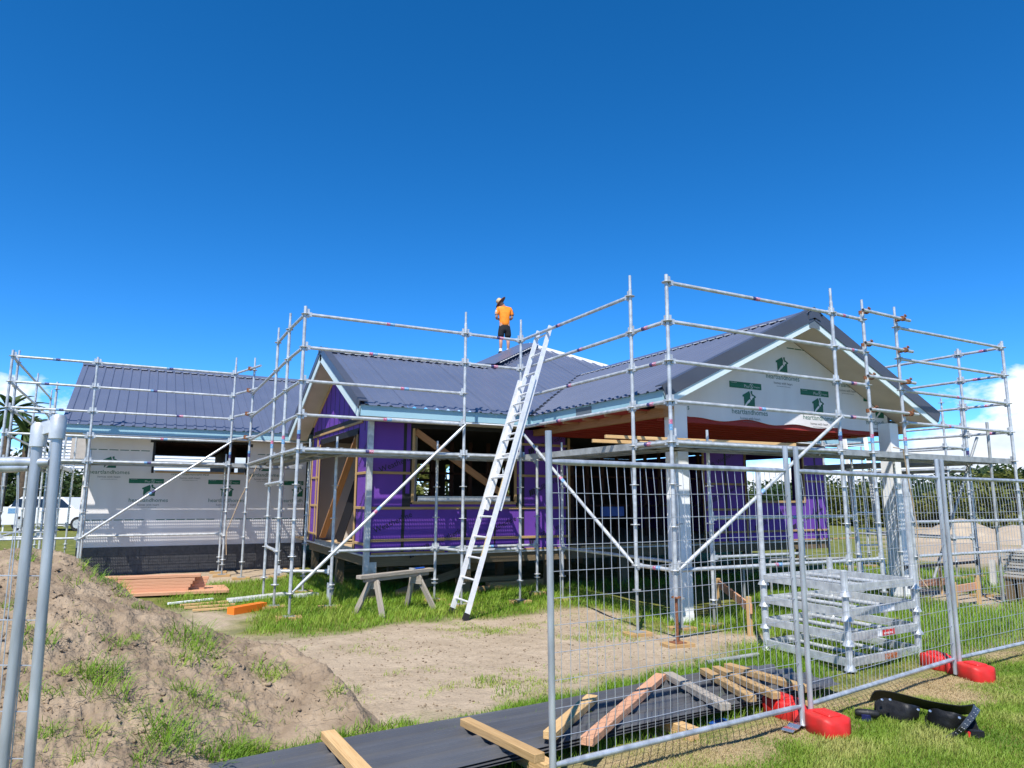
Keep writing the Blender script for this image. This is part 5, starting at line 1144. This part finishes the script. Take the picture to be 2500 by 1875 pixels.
for s in (-1, 1): b1 = jv((s*.18, .05, 1.335), .072, a3); b2 = jv((s*.222, .032, 1.20), .066, b1); jv((s*.232, .035, 1.13), .062, b2)
shirt = pchild('shirt', skin_mesh('shirt', V, E_, Rr, M['hivis'], 2))
# dark side panels / sleeves print
V = []; E_ = []; Rr = []
for s in (-1, 1):
    if s == -1: c1 = jv((s*.198, .045, 1.315), .058)
    else: c1 = jv((s*.198, .045, 1.315), .058)
    jv((s*.238, .036, 1.115), .063, c1)
slv = [skin_mesh('sleeve_band', [V[0], V[1]], [(0, 1)], [.076, .070], M['greyl'], 1), skin_mesh('sleeve_band', [V[2], V[3]], [(0, 1)], [.076, .070], M['greyink'], 1)]
for s_ in slv: s_.transform(PM); place('sleeve_band', s_, shirt, (*PXY, PZ))
V = []; E_ = []; Rr = []
a0 = jv((0, 0, .99), (.140, .105)); a1 = jv((0, 0, .80), (.155, .115), a0)
for s in (-1, 1): h1 = jv((s*.088, .0, .70), .112, a1); h2 = jv((s*.102, .01, .56), .105, h1); jv((s*.106, .012, .46), .098, h2)
pchild('shorts', skin_mesh('shorts', V, E_, Rr, M['blackc'], 2))
q = MB(); q.lathe([(.205, -.018), (.20, -.008), (.13, .0), (.098, .005), (.092, .0)], (0, 0, 0), 26); brim = q.mesh('hat_brim', M['hatband'], smooth=True)
q = MB(); q.lathe([(.094, 0), (.096, .03), (.09, .08), (.07, .112), (.03, .125), (.002, .126)], (0, 0, 0), 22); crown = q.mesh('hat_crown', M['straw'], smooth=True)
HT = Matrix.Translation((-.095, .165, 1.575)) @ Matrix.Rotation(math.radians(-48), 4, 'Y') @ Matrix.Rotation(math.radians(-14), 4, 'X')
brim.transform(HT); crown.transform(HT); hb = pchild('hat', brim); crown.transform(PM); place('hat_crown', crown, hb, (*PXY, PZ))
for s in (-1, 1):
    q = MB(); q.tube([(s*.11, 0, .14), (s*.11, .0, .06)], [.046, .05], 12); pchild('sock', q.mesh('sock', M['white'], smooth=True))
    sm_ = skin_mesh('shoe', [(s*.11, -.06, .035), (s*.115, .06, .035), (s*.125, .17, .022)], [(0, 1), (1, 2)], [(.045, .04), (.05, .038), (.04, .026)], M['blackc'], 2); pchild('shoe', sm_)
# ================================================================== FOLIAGE
def quads_mesh(name, V_, F_, tint, m, nper):
    me_ = bpy.data.meshes.new(name)
    nv = len(V_); nf = len(F_); k = F_.shape[1]
    me_.vertices.add(nv); me_.vertices.foreach_set('co', V_.astype(np.float32).ravel())
    me_.loops.add(nf*k); me_.loops.foreach_set('vertex_index', F_.astype(np.int32).ravel())
    me_.polygons.add(nf); me_.polygons.foreach_set('loop_start', np.arange(0, nf*k, k, dtype=np.int32)); me_.polygons.foreach_set('loop_total', np.full(nf, k, np.int32))
    at_ = me_.attributes.new('tint', 'FLOAT', 'POINT'); at_.data.foreach_set('value', tint.astype(np.float32))
    me_.materials.append(m); me_.update(calc_edges=True); me_.validate(); return me_
def leaves(centers, size, tint, m, name, up=.3):
    n = len(centers); d = rng.normal(size=(n, 3)); d[:, 2] = np.abs(d[:, 2])*up+.1; d /= np.linalg.norm(d, axis=1)[:, None]
    e = rng.normal(size=(n, 3)); s_ = np.cross(d, e); s_ /= np.linalg.norm(s_, axis=1)[:, None]
    sz = (size*(.6+.8*rng.random(n)))[:, None]
    V_ = np.stack([centers, centers+d*sz*.5+s_*sz*.22, centers+d*sz, centers+d*sz*.5-s_*sz*.22], 1).reshape(-1, 3)
    F_ = np.arange(4*n).reshape(n, 4); return quads_mesh(name, V_, F_, np.repeat(tint, 4), m, 4)
def tree(name, base, h, rx, label, cat='tree', m='leaf', group='trees beyond the site', n=2600, leaf=.5, seed=0, trunkf=.35, clumps=26):
    r_ = np.random.default_rng(seed+11); base = Vector(base); root = thing(name, base, label, cat, group)
    q = MB(); q.tube([base+Vector((0, 0, -.2)), base+Vector((.02*h, 0, h*.3)), base+Vector((-.02*h, .01*h, h*.75))], [h*.03, h*.022, h*.006], 8)
    for k in range(6):
        a_ = r_.uniform(0, 6.28); z_ = h*r_.uniform(.2, .55); q.tube([base+Vector((0, 0, z_)), base+Vector((math.cos(a_)*rx*.6, math.sin(a_)*rx*.6, z_+h*.25))], [h*.012, h*.003], 6)
    q.build('trunk', M['bark'], root, True)
    cs = []
    for k in range(clumps):
        a_ = r_.uniform(0, 6.28); rr = math.sqrt(r_.random()); zf = r_.random(); prof = math.sin(math.pi*(.16+.72*zf))
        cs.append((math.cos(a_)*rr*rx*prof, math.sin(a_)*rr*rx*prof, h*(trunkf*.6+(1-trunkf*.6)*zf*.93), rx*r_.uniform(.22, .42), r_.random()))
    cs = np.array(cs); pick = r_.integers(0, clumps, n); d = r_.normal(size=(n, 3)); d /= np.linalg.norm(d, axis=1)[:, None]
    rad = (r_.random(n)**.45)*cs[pick, 3]; P_ = cs[pick, :3]+d*rad[:, None]*np.array([1, 1, .8]); P_[:, 2] = np.maximum(P_[:, 2], .05*h)
    tint = np.clip(.25+.35*cs[pick, 4]+.25*r_.random(n), 0, 1)
    me_ = leaves(P_, np.full(n, leaf), tint, M[m], 'crown'); place('crown', me_, root, base)
    return root
# right hand tree line
spots = [(1960, 1232, 62, 8.0, 5.0), (2050, 1230, 70, 8.5, 5.0), (2120, 1232, 60, 7.5, 4.5), (2190, 1232, 66, 8.0, 4.8), (2262, 1232, 58, 7.2, 4.6), (2330, 1232, 66, 7.6, 4.8), (2395, 1232, 56, 8.0, 4.4), (2450, 1232, 62, 9.6, 4.8), (2520, 1232, 58, 9.0, 5.0), (2600, 1232, 62, 9.0, 5.0), (1880, 1230, 64, 7.6, 5.0)]
wh = ['farthest left of the far tree line', 'second from the left of the far tree line', 'behind the right porch post', 'just right of the right porch post', 'above the white ladder', 'behind the white sign board', 'left of the tall one by the right edge', 'tallest of the far tree line near the right edge', 'cut by the right edge', 'rightmost of the far tree line, mostly out of frame', 'seen through the porch opening']
for i, (px_, py_, dd, h, rx) in enumerate(spots):
    d = ray(px_, py_); hl = math.hypot(d.x, d.y); b = (d.x/hl*dd, d.y/hl*dd, 0)
    tree('evergreen_tree', b, h*.36*(.78, .95, .7, 1.0, .72, .9, 1.05, 1.0, 1.1, 1.0, .9)[i], rx*.9, 'dark evergreen tree '+wh[i], n=5200, leaf=.42, seed=i, trunkf=.1, clumps=40)
for i, (px_, dd, h, rx, lb) in enumerate(((2420, 48, 2.9, 2.6, 'olive leafy shrub before the trees at the right edge'), (2480, 46, 3.2, 2.6, 'taller olive shrub cut by the right edge'), (2350, 52, 2.4, 2.4, 'low olive shrub behind the sand heap'), (2140, 50, 2.2, 2.6, 'low olive shrub behind the right porch post'), (2040, 52, 2.3, 2.8, 'low olive shrub seen left of the right porch post'))):
    d = ray(px_, 1220); hl = math.hypot(d.x, d.y); tree('leafy_shrub', (d.x/hl*dd, d.y/hl*dd, 0), h, rx, lb, 'shrub', 'leaf2', 'shrubs before the trees', 3200, .3, 40+i, .02, 26)
for i, (px_, dd, lb) in enumerate(((1010, 44, 'dark shrub glimpsed through the purple wall window at its left'), (1090, 46, 'dark shrub glimpsed through the middle of the purple wall window'), (1240, 44, 'dark shrub glimpsed behind the ladder through the window'))):
    d = ray(px_, 1220); hl = math.hypot(d.x, d.y); tree('leafy_shrub', (d.x/hl*dd, d.y/hl*dd, 0), 5.0, 2.2, lb, 'shrub', 'leaf2', 'shrubs behind the house', 2400, .35, 80+i, .02, 20)
# left side: neighbour, hedge, palms, car
nb = thing('neighbour_house', (-6, 62, 0), 'white weatherboard neighbouring house behind the left scaffold', 'house')
nx0, nx1 = atY(60, 1100, 62).x, atY(560, 1100, 62).x; 
for k in range(26):
    q = MB(); z0 = .4+.235*k; q.add([(nx0, 61.97, z0), (nx1, 61.97, z0), (nx1, 62.03, z0+.24), (nx0, 62.03, z0+.24), (nx0, 62.2, z0), (nx1, 62.2, z0), (nx1, 62.2, z0+.24), (nx0, 62.2, z0+.24)], [(0, 1, 2, 3), (4, 7, 6, 5), (0, 4, 5, 1), (3, 2, 6, 7), (0, 3, 7, 4), (1, 5, 6, 2)]); q.build('weatherboard', M['wbd'], nb)
q = MB(); q.box(nx0-.3, nx1+.3, 61.6, 70, 6.5, 6.7); q.build('eave', M['wbd'], nb); q = MB(); q.prism([(61.5, 6.71), (71, 6.71), (66, 7.6)], nx0-.3, nx1+.3, 'x'); q.build('roof', M['roof'], nb)
wx = atY(205, 1080, 61.9).x; q = MB(); q.box(wx-.8, wx+.8, 61.9, 61.965, 4.4, 6.3); q.build('window', M['soffit'], nb)
q = MB(); q.box(nx0, nx1, 62.21, 69, 0, 6.5); q.build('wall_core', M['wbd'], nb)
for i, (px_, dd, h, rx, lb) in enumerate(((20, 58, 3.6, 3.4, 'dark leafy hedge shrub behind the left fence panel'), (80, 57, 3.4, 3.4, 'dark hedge shrub left of the white car'), (140, 58, 3.3, 3.4, 'dark hedge shrub above the white car'), (200, 57, 3.4, 3.4, 'dark hedge shrub at the corner of the white wrapped wing'), (-50, 58, 4.5, 3.5, 'dark hedge shrub cut by the left edge'))):
    d = ray(px_, 1220); hl = math.hypot(d.x, d.y); tree('hedge_shrub', (d.x/hl*dd, d.y/hl*dd, 0), h, rx, lb, 'shrub', 'leaf', 'hedge at the left', 3000, .35, 60+i, .02, 26)
def palm(px_, dd, h, label):
    d = ray(px_, 1220); hl = math.hypot(d.x, d.y); b = Vector((d.x/hl*dd, d.y/hl*dd, 0)); root = thing('palm_tree', b, label, 'tree', 'palms at the left')
    q = MB(); q.tube([b, b+Vector((.1, 0, h*.5)), b+Vector((0, .1, h))], [.28, .22, .2], 10); q.build('trunk', M['bark'], root, True)
    top = b+Vector((0, .1, h)); r_ = random.Random(px_)
    for k in range(26):
        a_ = r_.uniform(0, 6.28); el = r_.uniform(-.5, 1.2); L_ = r_.uniform(1.8, 2.6); q = MB(); n = 8; vs = []; tl = []
        hd = Vector((math.cos(a_), math.sin(a_), 0)); sd_ = Vector((-hd.y, hd.x, 0))
        for i in range(n+1):
            t_ = i/n; p_ = top+hd*(L_*t_*math.cos(el*(1-.2*t_)))+Vector((0, 0, L_*t_*math.sin(el)-1.1*t_*t_)); w_ = .16*math.sin(math.pi*min(.95, .15+t_*.8))
            vs += [p_-sd_*w_-Vector((0, 0, w_*.5)), p_, p_+sd_*w_-Vector((0, 0, w_*.5))]
        fs = [(i*3+j, i*3+j+1, i*3+j+4, i*3+j+3) for i in range(n) for j in (0, 1)]
        q.add(vs, fs); me_ = q.mesh('frond', M['palm'], OFF[root.name], fix=False); at_ = me_.attributes.new('tint', 'FLOAT', 'POINT'); at_.data.foreach_set('value', [r_.uniform(.1, .9)]*len(me_.vertices))
        ob = bpy.data.objects.new('frond', me_); reg(ob, root, OFF[root.name])
palm(-5, 46, 6.2, 'palm tree cut by the left edge'); palm(48, 50, 5.6, 'palm tree behind the left scaffold corner')
car = thing('parked_car', (*G(150, 1263)[:2], 0), 'white car parked beyond the left scaffold', 'car')
c = G(150, 1264); cd = 41.0; d = ray(150, 1240); hl = math.hypot(d.x, d.y); cb = Vector((d.x/hl*cd, d.y/hl*cd, 0)); car.location = cb; OFF[car.name] = cb
cx = rt.copy(); cy_ = fw.copy()
def cpt(x, y, z): return cb+cx*x+cy_*y+Vector((0, 0, z))
def carprism(prof, y0, y1):
    q = MB(); n = len(prof); vs = [cpt(x, -y0 if z < 1.3 else -y1, z) for x, z in prof]+[cpt(x, y0 if z < 1.3 else y1, z) for x, z in prof]
    return q.add(vs, [tuple(range(n)), tuple(reversed(range(n, 2*n)))]+[(i, n+i, n+(i+1) % n, (i+1) % n) for i in range(n)])
carprism([(-2.2, .35), (2.2, .35), (2.28, .6), (2.2, .9), (1.25, 1.02), (-2.15, 1.04), (-2.28, .7)], .87, .87).build('body', M['carw'], car)
carprism([(1.2, 1.02), (.5, 1.58), (-1.5, 1.60), (-2.1, 1.04)], .84, .70).build('cabin', M['carw'], car)
for x0, x1, s0, s1 in ((-1.9, -1.2, .0, .0), (-1.1, -.2, 0, 0), (-.1, 1.0, 0, .55)):
    q = MB(); q.add([cpt(x0, -.842, 1.10), cpt(x1, -.842, 1.10), cpt(x1-s1, -.735, 1.50), cpt(x0+.12, -.735, 1.50)], [(0, 1, 2, 3)]); q.build('window', M['glass'], car)
for x_ in (-1.4, 1.4):
    q = MB()
    q.tube([cpt(x_, -.9, .34), cpt(x_, -.66, .34)], .34, 18); wl_ = q.build('wheel', M['tyre'], car); q = MB(); q.tube([cpt(x_, -.92, .34), cpt(x_, -.905, .34)], .21, 14); q.build('rim', M['galv'], wl_)
q = MB(); q.add([cpt(-2.27, -.7, .8), cpt(-2.27, -.45, .8), cpt(-2.2, -.45, 1.02), cpt(-2.2, -.7, 1.02)], [(0, 1, 2, 3)]); q.build('tail_light', M['stred'], car)
q = MB(); a = G(-200, 1275, .004); b = G(230, 1272, .004); q.add([(a.x, a.y, .006), (b.x, b.y, .006), (b.x+1, b.y+5, .006), (a.x+1, a.y+5, .006)], [(0, 1, 2, 3)]); o = q.build('road', M['asph']); o['kind'] = 'structure'; o['label'] = 'driveway strip beyond the left lawn'
q = MB(); c = G(20, 1300, 0); q.box(c.x-.3, c.x+.3, c.y-.03, c.y+.03, .35, 1.15); q.box(c.x-.26, c.x-.2, c.y+.03, c.y+.08, 0, 1.15); q.box(c.x+.2, c.x+.26, c.y+.03, c.y+.08, 0, 1.15); q.cur = 1; q.box(c.x-.1, c.x+.24, c.y-.036, c.y-.031, .85, 1.08); o = q.build('notice_board', [M['white'], M['stblue']]); tag(o, 'white site notice board behind the left fence panel', 'sign')
# ================================================================== GRASS
def blades(pos, h, wd, lean, tint, bend=.5):
    n = len(pos); a_ = rng.uniform(0, 2*np.pi, n); d = np.stack([np.cos(a_), np.sin(a_), np.zeros(n)], 1); s_ = np.stack([-np.sin(a_+.6), np.cos(a_+.6), np.zeros(n)], 1)
    up_ = np.array([0, 0, 1.0]); L_ = (lean*rng.uniform(.2, 1.0, n))[:, None]; h = h[:, None]; w_ = (wd*rng.uniform(.7, 1.3, n))[:, None]
    m1 = pos+up_*h*.55+d*h*L_*.35; tp = pos+up_*h*(1-.25*L_)+d*h*L_
    V_ = np.stack([pos-s_*w_/2, pos+s_*w_/2, m1+s_*w_*.4, m1-s_*w_*.4, tp], 1).reshape(-1, 3)
    b = np.arange(n)*5; F_ = np.concatenate([np.stack([b, b+1, b+2], 1), np.stack([b, b+2, b+3], 1), np.stack([b+3, b+2, b+4], 1)])
    t_ = np.repeat(np.clip(tint, 0, 1), 5); return V_, F_, t_
def grass_obj(name, label, groups, m):
    Vs, Fs, Ts = [], [], []; o_ = 0
    for V_, F_, t_ in groups: Vs.append(V_); Fs.append(F_+o_); Ts.append(t_); o_ += len(V_)
    me_ = quads_mesh(name, np.concatenate(Vs), np.concatenate(Fs), np.concatenate(Ts), M[m], 3)
    ob = bpy.data.objects.new(name, me_); reg(ob, None, Vector((0, 0, 0))); ob['kind'] = 'stuff'; ob['label'] = label; return ob
def gh(x, y): return np.array([0.016*mnoise.noise((a*1.7+3.1, b*1.7-3.1, 3.1*.37))+0.010*mnoise.noise((a*4.6+9.7, b*4.6-9.7, 9.7*.37))*.75 for a, b in zip(x, y)])
def sample(poly, n):
    P_ = np.array(poly); lo, hi = P_.min(0), P_.max(0); out_ = []
    k = 0
    while k < n:
        c_ = rng.uniform(lo, hi, (int(n*1.5)+50, 2)); c_ = c_[inpoly(c_[:, 0], c_[:, 1], poly)]; out_.append(c_); k += len(c_)
    return np.concatenate(out_)[:n]
def field(poly, n, hmin, hmax, wd, lean, keep='grass', tb=.5, tv=.35, thin=0.0, hvar=True):
    c_ = sample(poly, n); b, s, n1, n2 = ground_masks(c_[:, 0], c_[:, 1])
    p_ = (1-b)*(1-s) if keep == 'grass' else s if keep == 'straw' else b
    soft = np.zeros(len(c_))
    for q_ in range(10):
        a2 = q_*.6283; rr_ = .30 if q_ % 2 else .16; soft += inpoly(c_[:, 0]+rr_*math.cos(a2)+.12*n2, c_[:, 1]+rr_*math.sin(a2)+.12*n1, poly)/10
    p_ = p_*soft
    k = rng.random(len(c_)) < np.clip(p_-thin*np.clip(n2+.2, 0, 1), 0, 1); c_ = c_[k]; n1 = n1[k]; n2 = n2[k]
    pos = np.stack([c_[:, 0], c_[:, 1], gh(c_[:, 0], c_[:, 1])-.004], 1); n = len(c_)
    h = rng.uniform(hmin, hmax, n)*(1+.5*n1 if hvar else 1)*(.35+.65*np.clip(p_[k], 0, 1))*rng.uniform(.6, 1.15, n)
    return blades(pos, np.maximum(h, .012), np.full(n, wd), np.full(n, lean), tb+tv*n1+.25*(rng.random(n)-.5))
LAWN = GP([(1300, 1990), (1560, 1830), (1900, 1750), (2100, 1700), (2330, 1625), (2560, 1560), (2700, 1700), (2700, 1990)])
groups = [field(LAWN, 120000, .025, .055, .0042, .9, 'grass', .40, .8, .15), field(GP([(2000, 1720), (2350, 1600), (2560, 1545), (2560, 1480), (2350, 1500), (2050, 1640)]), 9000, .03, .07, .005, .8, 'grass', .5, .6)]
grass_obj('lawn_grass', 'mown lawn of short green and yellowing grass', groups, 'lawn')
groups = [field(LAWN, 90000, .012, .04, .004, 1.4, 'straw', .45, .5), field(STRAW[0], 26000, .012, .035, .004, 1.5, 'straw', .45, .5)]
grass_obj('dry_grass', 'dry straw coloured grass strip along the fence line', groups, 'straw2')
SH = GP([(840, 1880), (1000, 1800), (1200, 1725), (1480, 1665), (1760, 1590), (1900, 1600), (2060, 1640), (2000, 1715), (1700, 1790), (1360, 1880)])
sh_far = [(.35, 4.66), (5.7, 5.13), (5.7, 5.75), (2.5, 5.3), (.8, 5.05)]
groups = [field(SH, 24000, .05, .13, .005, .9, 'grass', .3, .3), field(sh_far, 14000, .05, .12, .005, .9, 'grass', .32, .3), field([(.2, 4.0), (1.3, 4.55), (.9, 5.1), (-.2, 5.0)], 7000, .05, .13, .005, .9, 'any' if False else 'grass', .3, .3)]
FRONT = GP([(600, 1470), (700, 1440), (830, 1420), (1000, 1425), (1200, 1425), (1420, 1440), (1560, 1480), (1700, 1500), (1700, 1545), (1480, 1500), (1330, 1508), (1120, 1525), (980, 1545), (760, 1562), (600, 1552)])
groups += [field(FRONT, 32000, .04, .16, .0075, 1.0, 'grass', .45, .45, .2)]
groups += [field(GP([(430, 1420), (560, 1405), (700, 1392), (840, 1412), (850, 1440), (700, 1490), (440, 1505), (380, 1470)]), 12000, .05, .15, .007, 1.0, 'grass', .4, .3)]
groups += [field([(3.0, 10.6), (14, 11.0), (14, 11.9), (3, 12.2)], 8000, .05, .16, .008, .8, 'grass', .35, .3)]
groups += [field([(5.7, 5.2), (8.0, 4.5), (10.5, 5.2), (12.5, 7.2), (12.5, 10.8), (6.2, 7.3)], 42000, .05, .18, .006, .9, 'grass', .4, .35)]
groups += [field([(9.5, 4.6), (13, 5), (18, 9), (16, 13), (12, 9)], 16000, .06, .16, .008, .9, 'grass', .45, .35)]
# sparse tufts on the bare ground
def tufts(cs, nb, h, wd=.006, lean=1.0, tint=.45, zf=None, rad=.05, clumpv=.3):
    out_ = []
    for (x, y, sc) in cs:
        n = int(nb*sc*rng.uniform(.6, 1.3)); a_ = rng.uniform(0, 6.28, n); r_ = rad*sc*np.sqrt(rng.random(n)); xs, ys = x+r_*np.cos(a_), y+r_*np.sin(a_)
        zs = np.array([zf(p, q_) for p, q_ in zip(xs, ys)]) if zf else gh(xs, ys)
        out_.append(blades(np.stack([xs, ys, zs-.006], 1), h*sc*rng.uniform(.45, 1.1, n), np.full(n, wd), np.full(n, lean), tint+clumpv*rng.uniform(-.5, .5)+.2*(rng.random(n)-.5)))
    return out_
c_ = sample(BARE[0], 420); c_ = c_[vnoise(c_[:, 0], c_[:, 1], .9, 2.2) > -.05]
c_ = [(x, y, rng.uniform(.3, 1.1)) for x, y in c_ if mound_at(x, y) < .02]
groups += tufts(c_, 16, .035, .0045, 1.5, .65, None, .11)
big = [tuple(G(px_, py_)[:2])+(s_,) for px_, py_, s_ in ((1480, 1535, 2.2), (1520, 1560, 2.0), (1440, 1560, 1.8), (1550, 1520, 2.0), (1620, 1545, 1.8), (1690, 1535, 2.0), (1210, 1545, 1.4), (1150, 1535, 1.3), (1500, 1690, 1.5), (1250, 1690, 1.4), (1190, 1665, 1.2), (1380, 1660, 1.2))]
groups += tufts(big, 70, .055, .005, 1.1, .5, None, .12)
for px_, py_, rr_, nn_ in ((1190, 1545, .45, 900), (1130, 1530, .35, 600), (1300, 1530, .3, 500), (1475, 1545, .55, 1700), (1530, 1520, .4, 1300), (1650, 1540, .4, 1200), (1200, 1670, .35, 700), (1260, 1690, .4, 900), (1420, 1665, .35, 700), (1000, 1640, .2, 160), (1080, 1690, .25, 200), (1300, 1640, .25, 220), (900, 1590, .3, 220)):
    c = G(px_, py_); th_ = rng.uniform(0, 6.28, nn_); rd_ = rr_*rng.random(nn_)**.6; xs, ys = c.x+rd_*np.cos(th_)*1.4, c.y+rd_*np.sin(th_)*.8
    kk = vnoise(xs, ys, 5.0, 1.7) > -.05; xs, ys = xs[kk], ys[kk]; groups.append(blades(np.stack([xs, ys, gh(xs, ys)-.004], 1), rng.uniform(.015, .05, len(xs)), np.full(len(xs), .0045), np.full(len(xs), 1.2), .5+.4*rng.random(len(xs))))
# mound tufts
mt = []
for px_, py_, s_ in ((470, 1555, 2.4), (440, 1580, 2.2), (500, 1600, 2.0), (450, 1620, 1.8), (250, 1650, 2.2), (262, 1690, 2.2), (240, 1665, 1.6), (280, 1580, 1.3), (420, 1790, 2.2), (400, 1820, 2.2), (440, 1830, 2.0), (330, 1740, 1.5), (480, 1700, 1.4), (500, 1725, 1.4), (440, 1690, 1.3), (640, 1640, 1.3), (660, 1660, 1.4), (690, 1640, 1.2), (180, 1420, 1.3), (215, 1395, 1.5), (240, 1420, 1.4), (280, 1430, 1.4), (160, 1350, 1.4), (120, 1330, 1.3), (60, 1370, 1.4), (300, 1460, 1.2), (340, 1490, 1.1), (250, 1380, 1.2), (820, 1690, 1.2), (860, 1690, 1.3), (730, 1590, 1.0), (90, 1550, 1.6), (95, 1580, 1.4), (210, 1850, 1.4), (120, 1800, 1.3), (60, 1700, 1.2), (560, 1830, 1.5), (590, 1845, 1.6), (640, 1850, 1.5), (330, 1560, 1.0), (360, 1450, 1.2), (155, 1650, 1.0), (230, 1800, 1.0), (610, 1760, 1.0), (350, 1880, 1.3), (130, 1700, .9), (30, 1480, 1.3), (540, 1640, 1.1), (580, 1700, .9)):
    d = ray(px_, py_); hl = math.hypot(d.x, d.y); hit = None
    for r_ in np.arange(2.6, 9.5, .03):
        x, y = d.x/hl*r_, d.y/hl*r_; z = HC+d.z/hl*r_
        if z <= mound_at(x, y): hit = (x, y); break
    if hit: mt.append((hit[0], hit[1], s_*.8))
mt2 = []
for k in range(46):
    t2 = rng.random(); px_, py_ = (520+t2*330, 1868-18*rng.random()) if k < 24 else (760+230*t2, 1845-75*t2+14*rng.random())
    d = ray(px_, py_); hl = math.hypot(d.x, d.y)
    for r2 in np.arange(2.6, 7.5, .03):
        if HC+d.z/hl*r2 <= max(mound_at(d.x/hl*r2, d.y/hl*r2), .003): mt2.append((d.x/hl*r2, d.y/hl*r2, rng.uniform(.7, 1.3))); break
groups += tufts(mt2, 60, .10, .005, 1.3, .36, mound_at, .12, .35)
groups += tufts(mt, 46, .11, .0046, 2.0, .42, mound_at, .085, .45)
r_ = rng.uniform(3.4, 8.5, 300); a_ = rng.uniform(cth[0]-.05, cth[-1]-.05, 300); cs = [(r*math.sin(t_), r*math.cos(t_), rng.uniform(.25, .7)) for r, t_ in zip(r_, a_)]
cs = [c for c in cs if mound_at(c[0], c[1]) > .03]
groups += tufts(cs, 14, .11, .004, 1.5, .55, mound_at, .12, .5)
grass_obj('long_grass', 'long green grass tufts on the site and the dirt mound', groups, 'grass')
# clods, crumbs and straw litter
def octa(pos, s_):
    n = len(pos); D_ = np.array([(1, 0, 0), (-1, 0, 0), (0, 1, 0), (0, -1, 0), (0, 0, 1), (0, 0, -1)], float)
    V_ = pos[:, None, :]+D_[None]*(s_[:, None, None]*rng.uniform(.55, 1.3, (n, 6, 1)))*np.array([1, 1, .75]); V_ = V_+rng.normal(size=V_.shape)*(s_[:, None, None]*.18)
    F0 = np.array([(0, 2, 4), (2, 1, 4), (1, 3, 4), (3, 0, 4), (2, 0, 5), (1, 2, 5), (3, 1, 5), (0, 3, 5)]); F_ = (np.arange(n)[:, None, None]*6+F0[None]).reshape(-1, 3)
    return V_.reshape(-1, 3), F_, np.zeros(n*6)
n = 5200; r_ = rng.uniform(3.2, 8.3, n); t_ = rng.uniform(cth[0]-.02, cth[-1]-.04, n); xs, ys = r_*np.sin(t_), r_*np.cos(t_)
kk = vnoise(xs, ys, 1.6, 6.0) > -.12; xs, ys = xs[kk], ys[kk]; zs = np.array([mound_at(a_, b_) for a_, b_ in zip(xs, ys)]); kk = zs > .03; xs, ys, zs = xs[kk], ys[kk], zs[kk]
ss = .005+.022*rng.random(len(xs))**4; V_, F_, T_ = octa(np.stack([xs, ys, zs+ss*.2], 1), ss)
me_ = quads_mesh('dirt_clods', V_, F_, T_, M['dirt'], 3); o = bpy.data.objects.new('dirt_clods', me_); reg(o, None, Vector((0, 0, 0))); o['kind'] = 'stuff'; o['label'] = 'loose dirt clods scattered over the mound'
c_ = sample(BARE[0], 2600); xs, ys = c_[:, 0], c_[:, 1]; ss = .003+.012*rng.random(len(xs))**3; V_, F_, T_ = octa(np.stack([xs, ys, gh(xs, ys)+ss*.4], 1), ss)
me_ = quads_mesh('soil_crumbs', V_, F_, T_, M['dirt'], 3); o = bpy.data.objects.new('soil_crumbs', me_); reg(o, None, Vector((0, 0, 0))); o['kind'] = 'stuff'; o['label'] = 'small soil crumbs strewn over the bare track'
def litter(xs, ys, zs, L_, wd):
    n = len(xs); a_ = rng.uniform(0, 6.28, n); d = np.stack([np.cos(a_), np.sin(a_), rng.uniform(-.12, .25, n)], 1); s_ = np.stack([-np.sin(a_), np.cos(a_), np.zeros(n)], 1); p = np.stack([xs, ys, zs+.006], 1); L_ = L_[:, None]
    V_ = np.stack([p-s_*wd, p+s_*wd, p+d*L_+s_*wd*.6, p+d*L_-s_*wd*.6], 1).reshape(-1, 3); b = np.arange(n)*4
    return V_, np.concatenate([np.stack([b, b+1, b+2], 1), np.stack([b, b+2, b+3], 1)]), np.repeat(rng.random(n), 4)
c_ = sample(BARE[0], 4200); kk = vnoise(c_[:, 0], c_[:, 1], 1.1, 4.0) > -.1; c_ = c_[kk]; g1_ = litter(c_[:, 0], c_[:, 1], gh(c_[:, 0], c_[:, 1]), rng.uniform(.015, .07, len(c_)), .0016)
n = 1500; r_ = rng.uniform(3.3, 8.2, n); t_ = rng.uniform(cth[0], cth[-1]-.04, n); xs, ys = r_*np.sin(t_), r_*np.cos(t_); zs = np.array([mound_at(a_, b_) for a_, b_ in zip(xs, ys)]); kk = zs > .03
g2_ = litter(xs[kk], ys[kk], zs[kk]+.004, rng.uniform(.03, .14, int(kk.sum())), .0018)
M['litter'] = leafmat('dry_stalks', (0.20, 0.135, 0.075), (0.34, 0.25, 0.14), (0.46, 0.37, 0.20))
grass_obj('straw_litter', 'dry stalks and straw scattered over the bare soil', [g1_, g2_], 'litter')
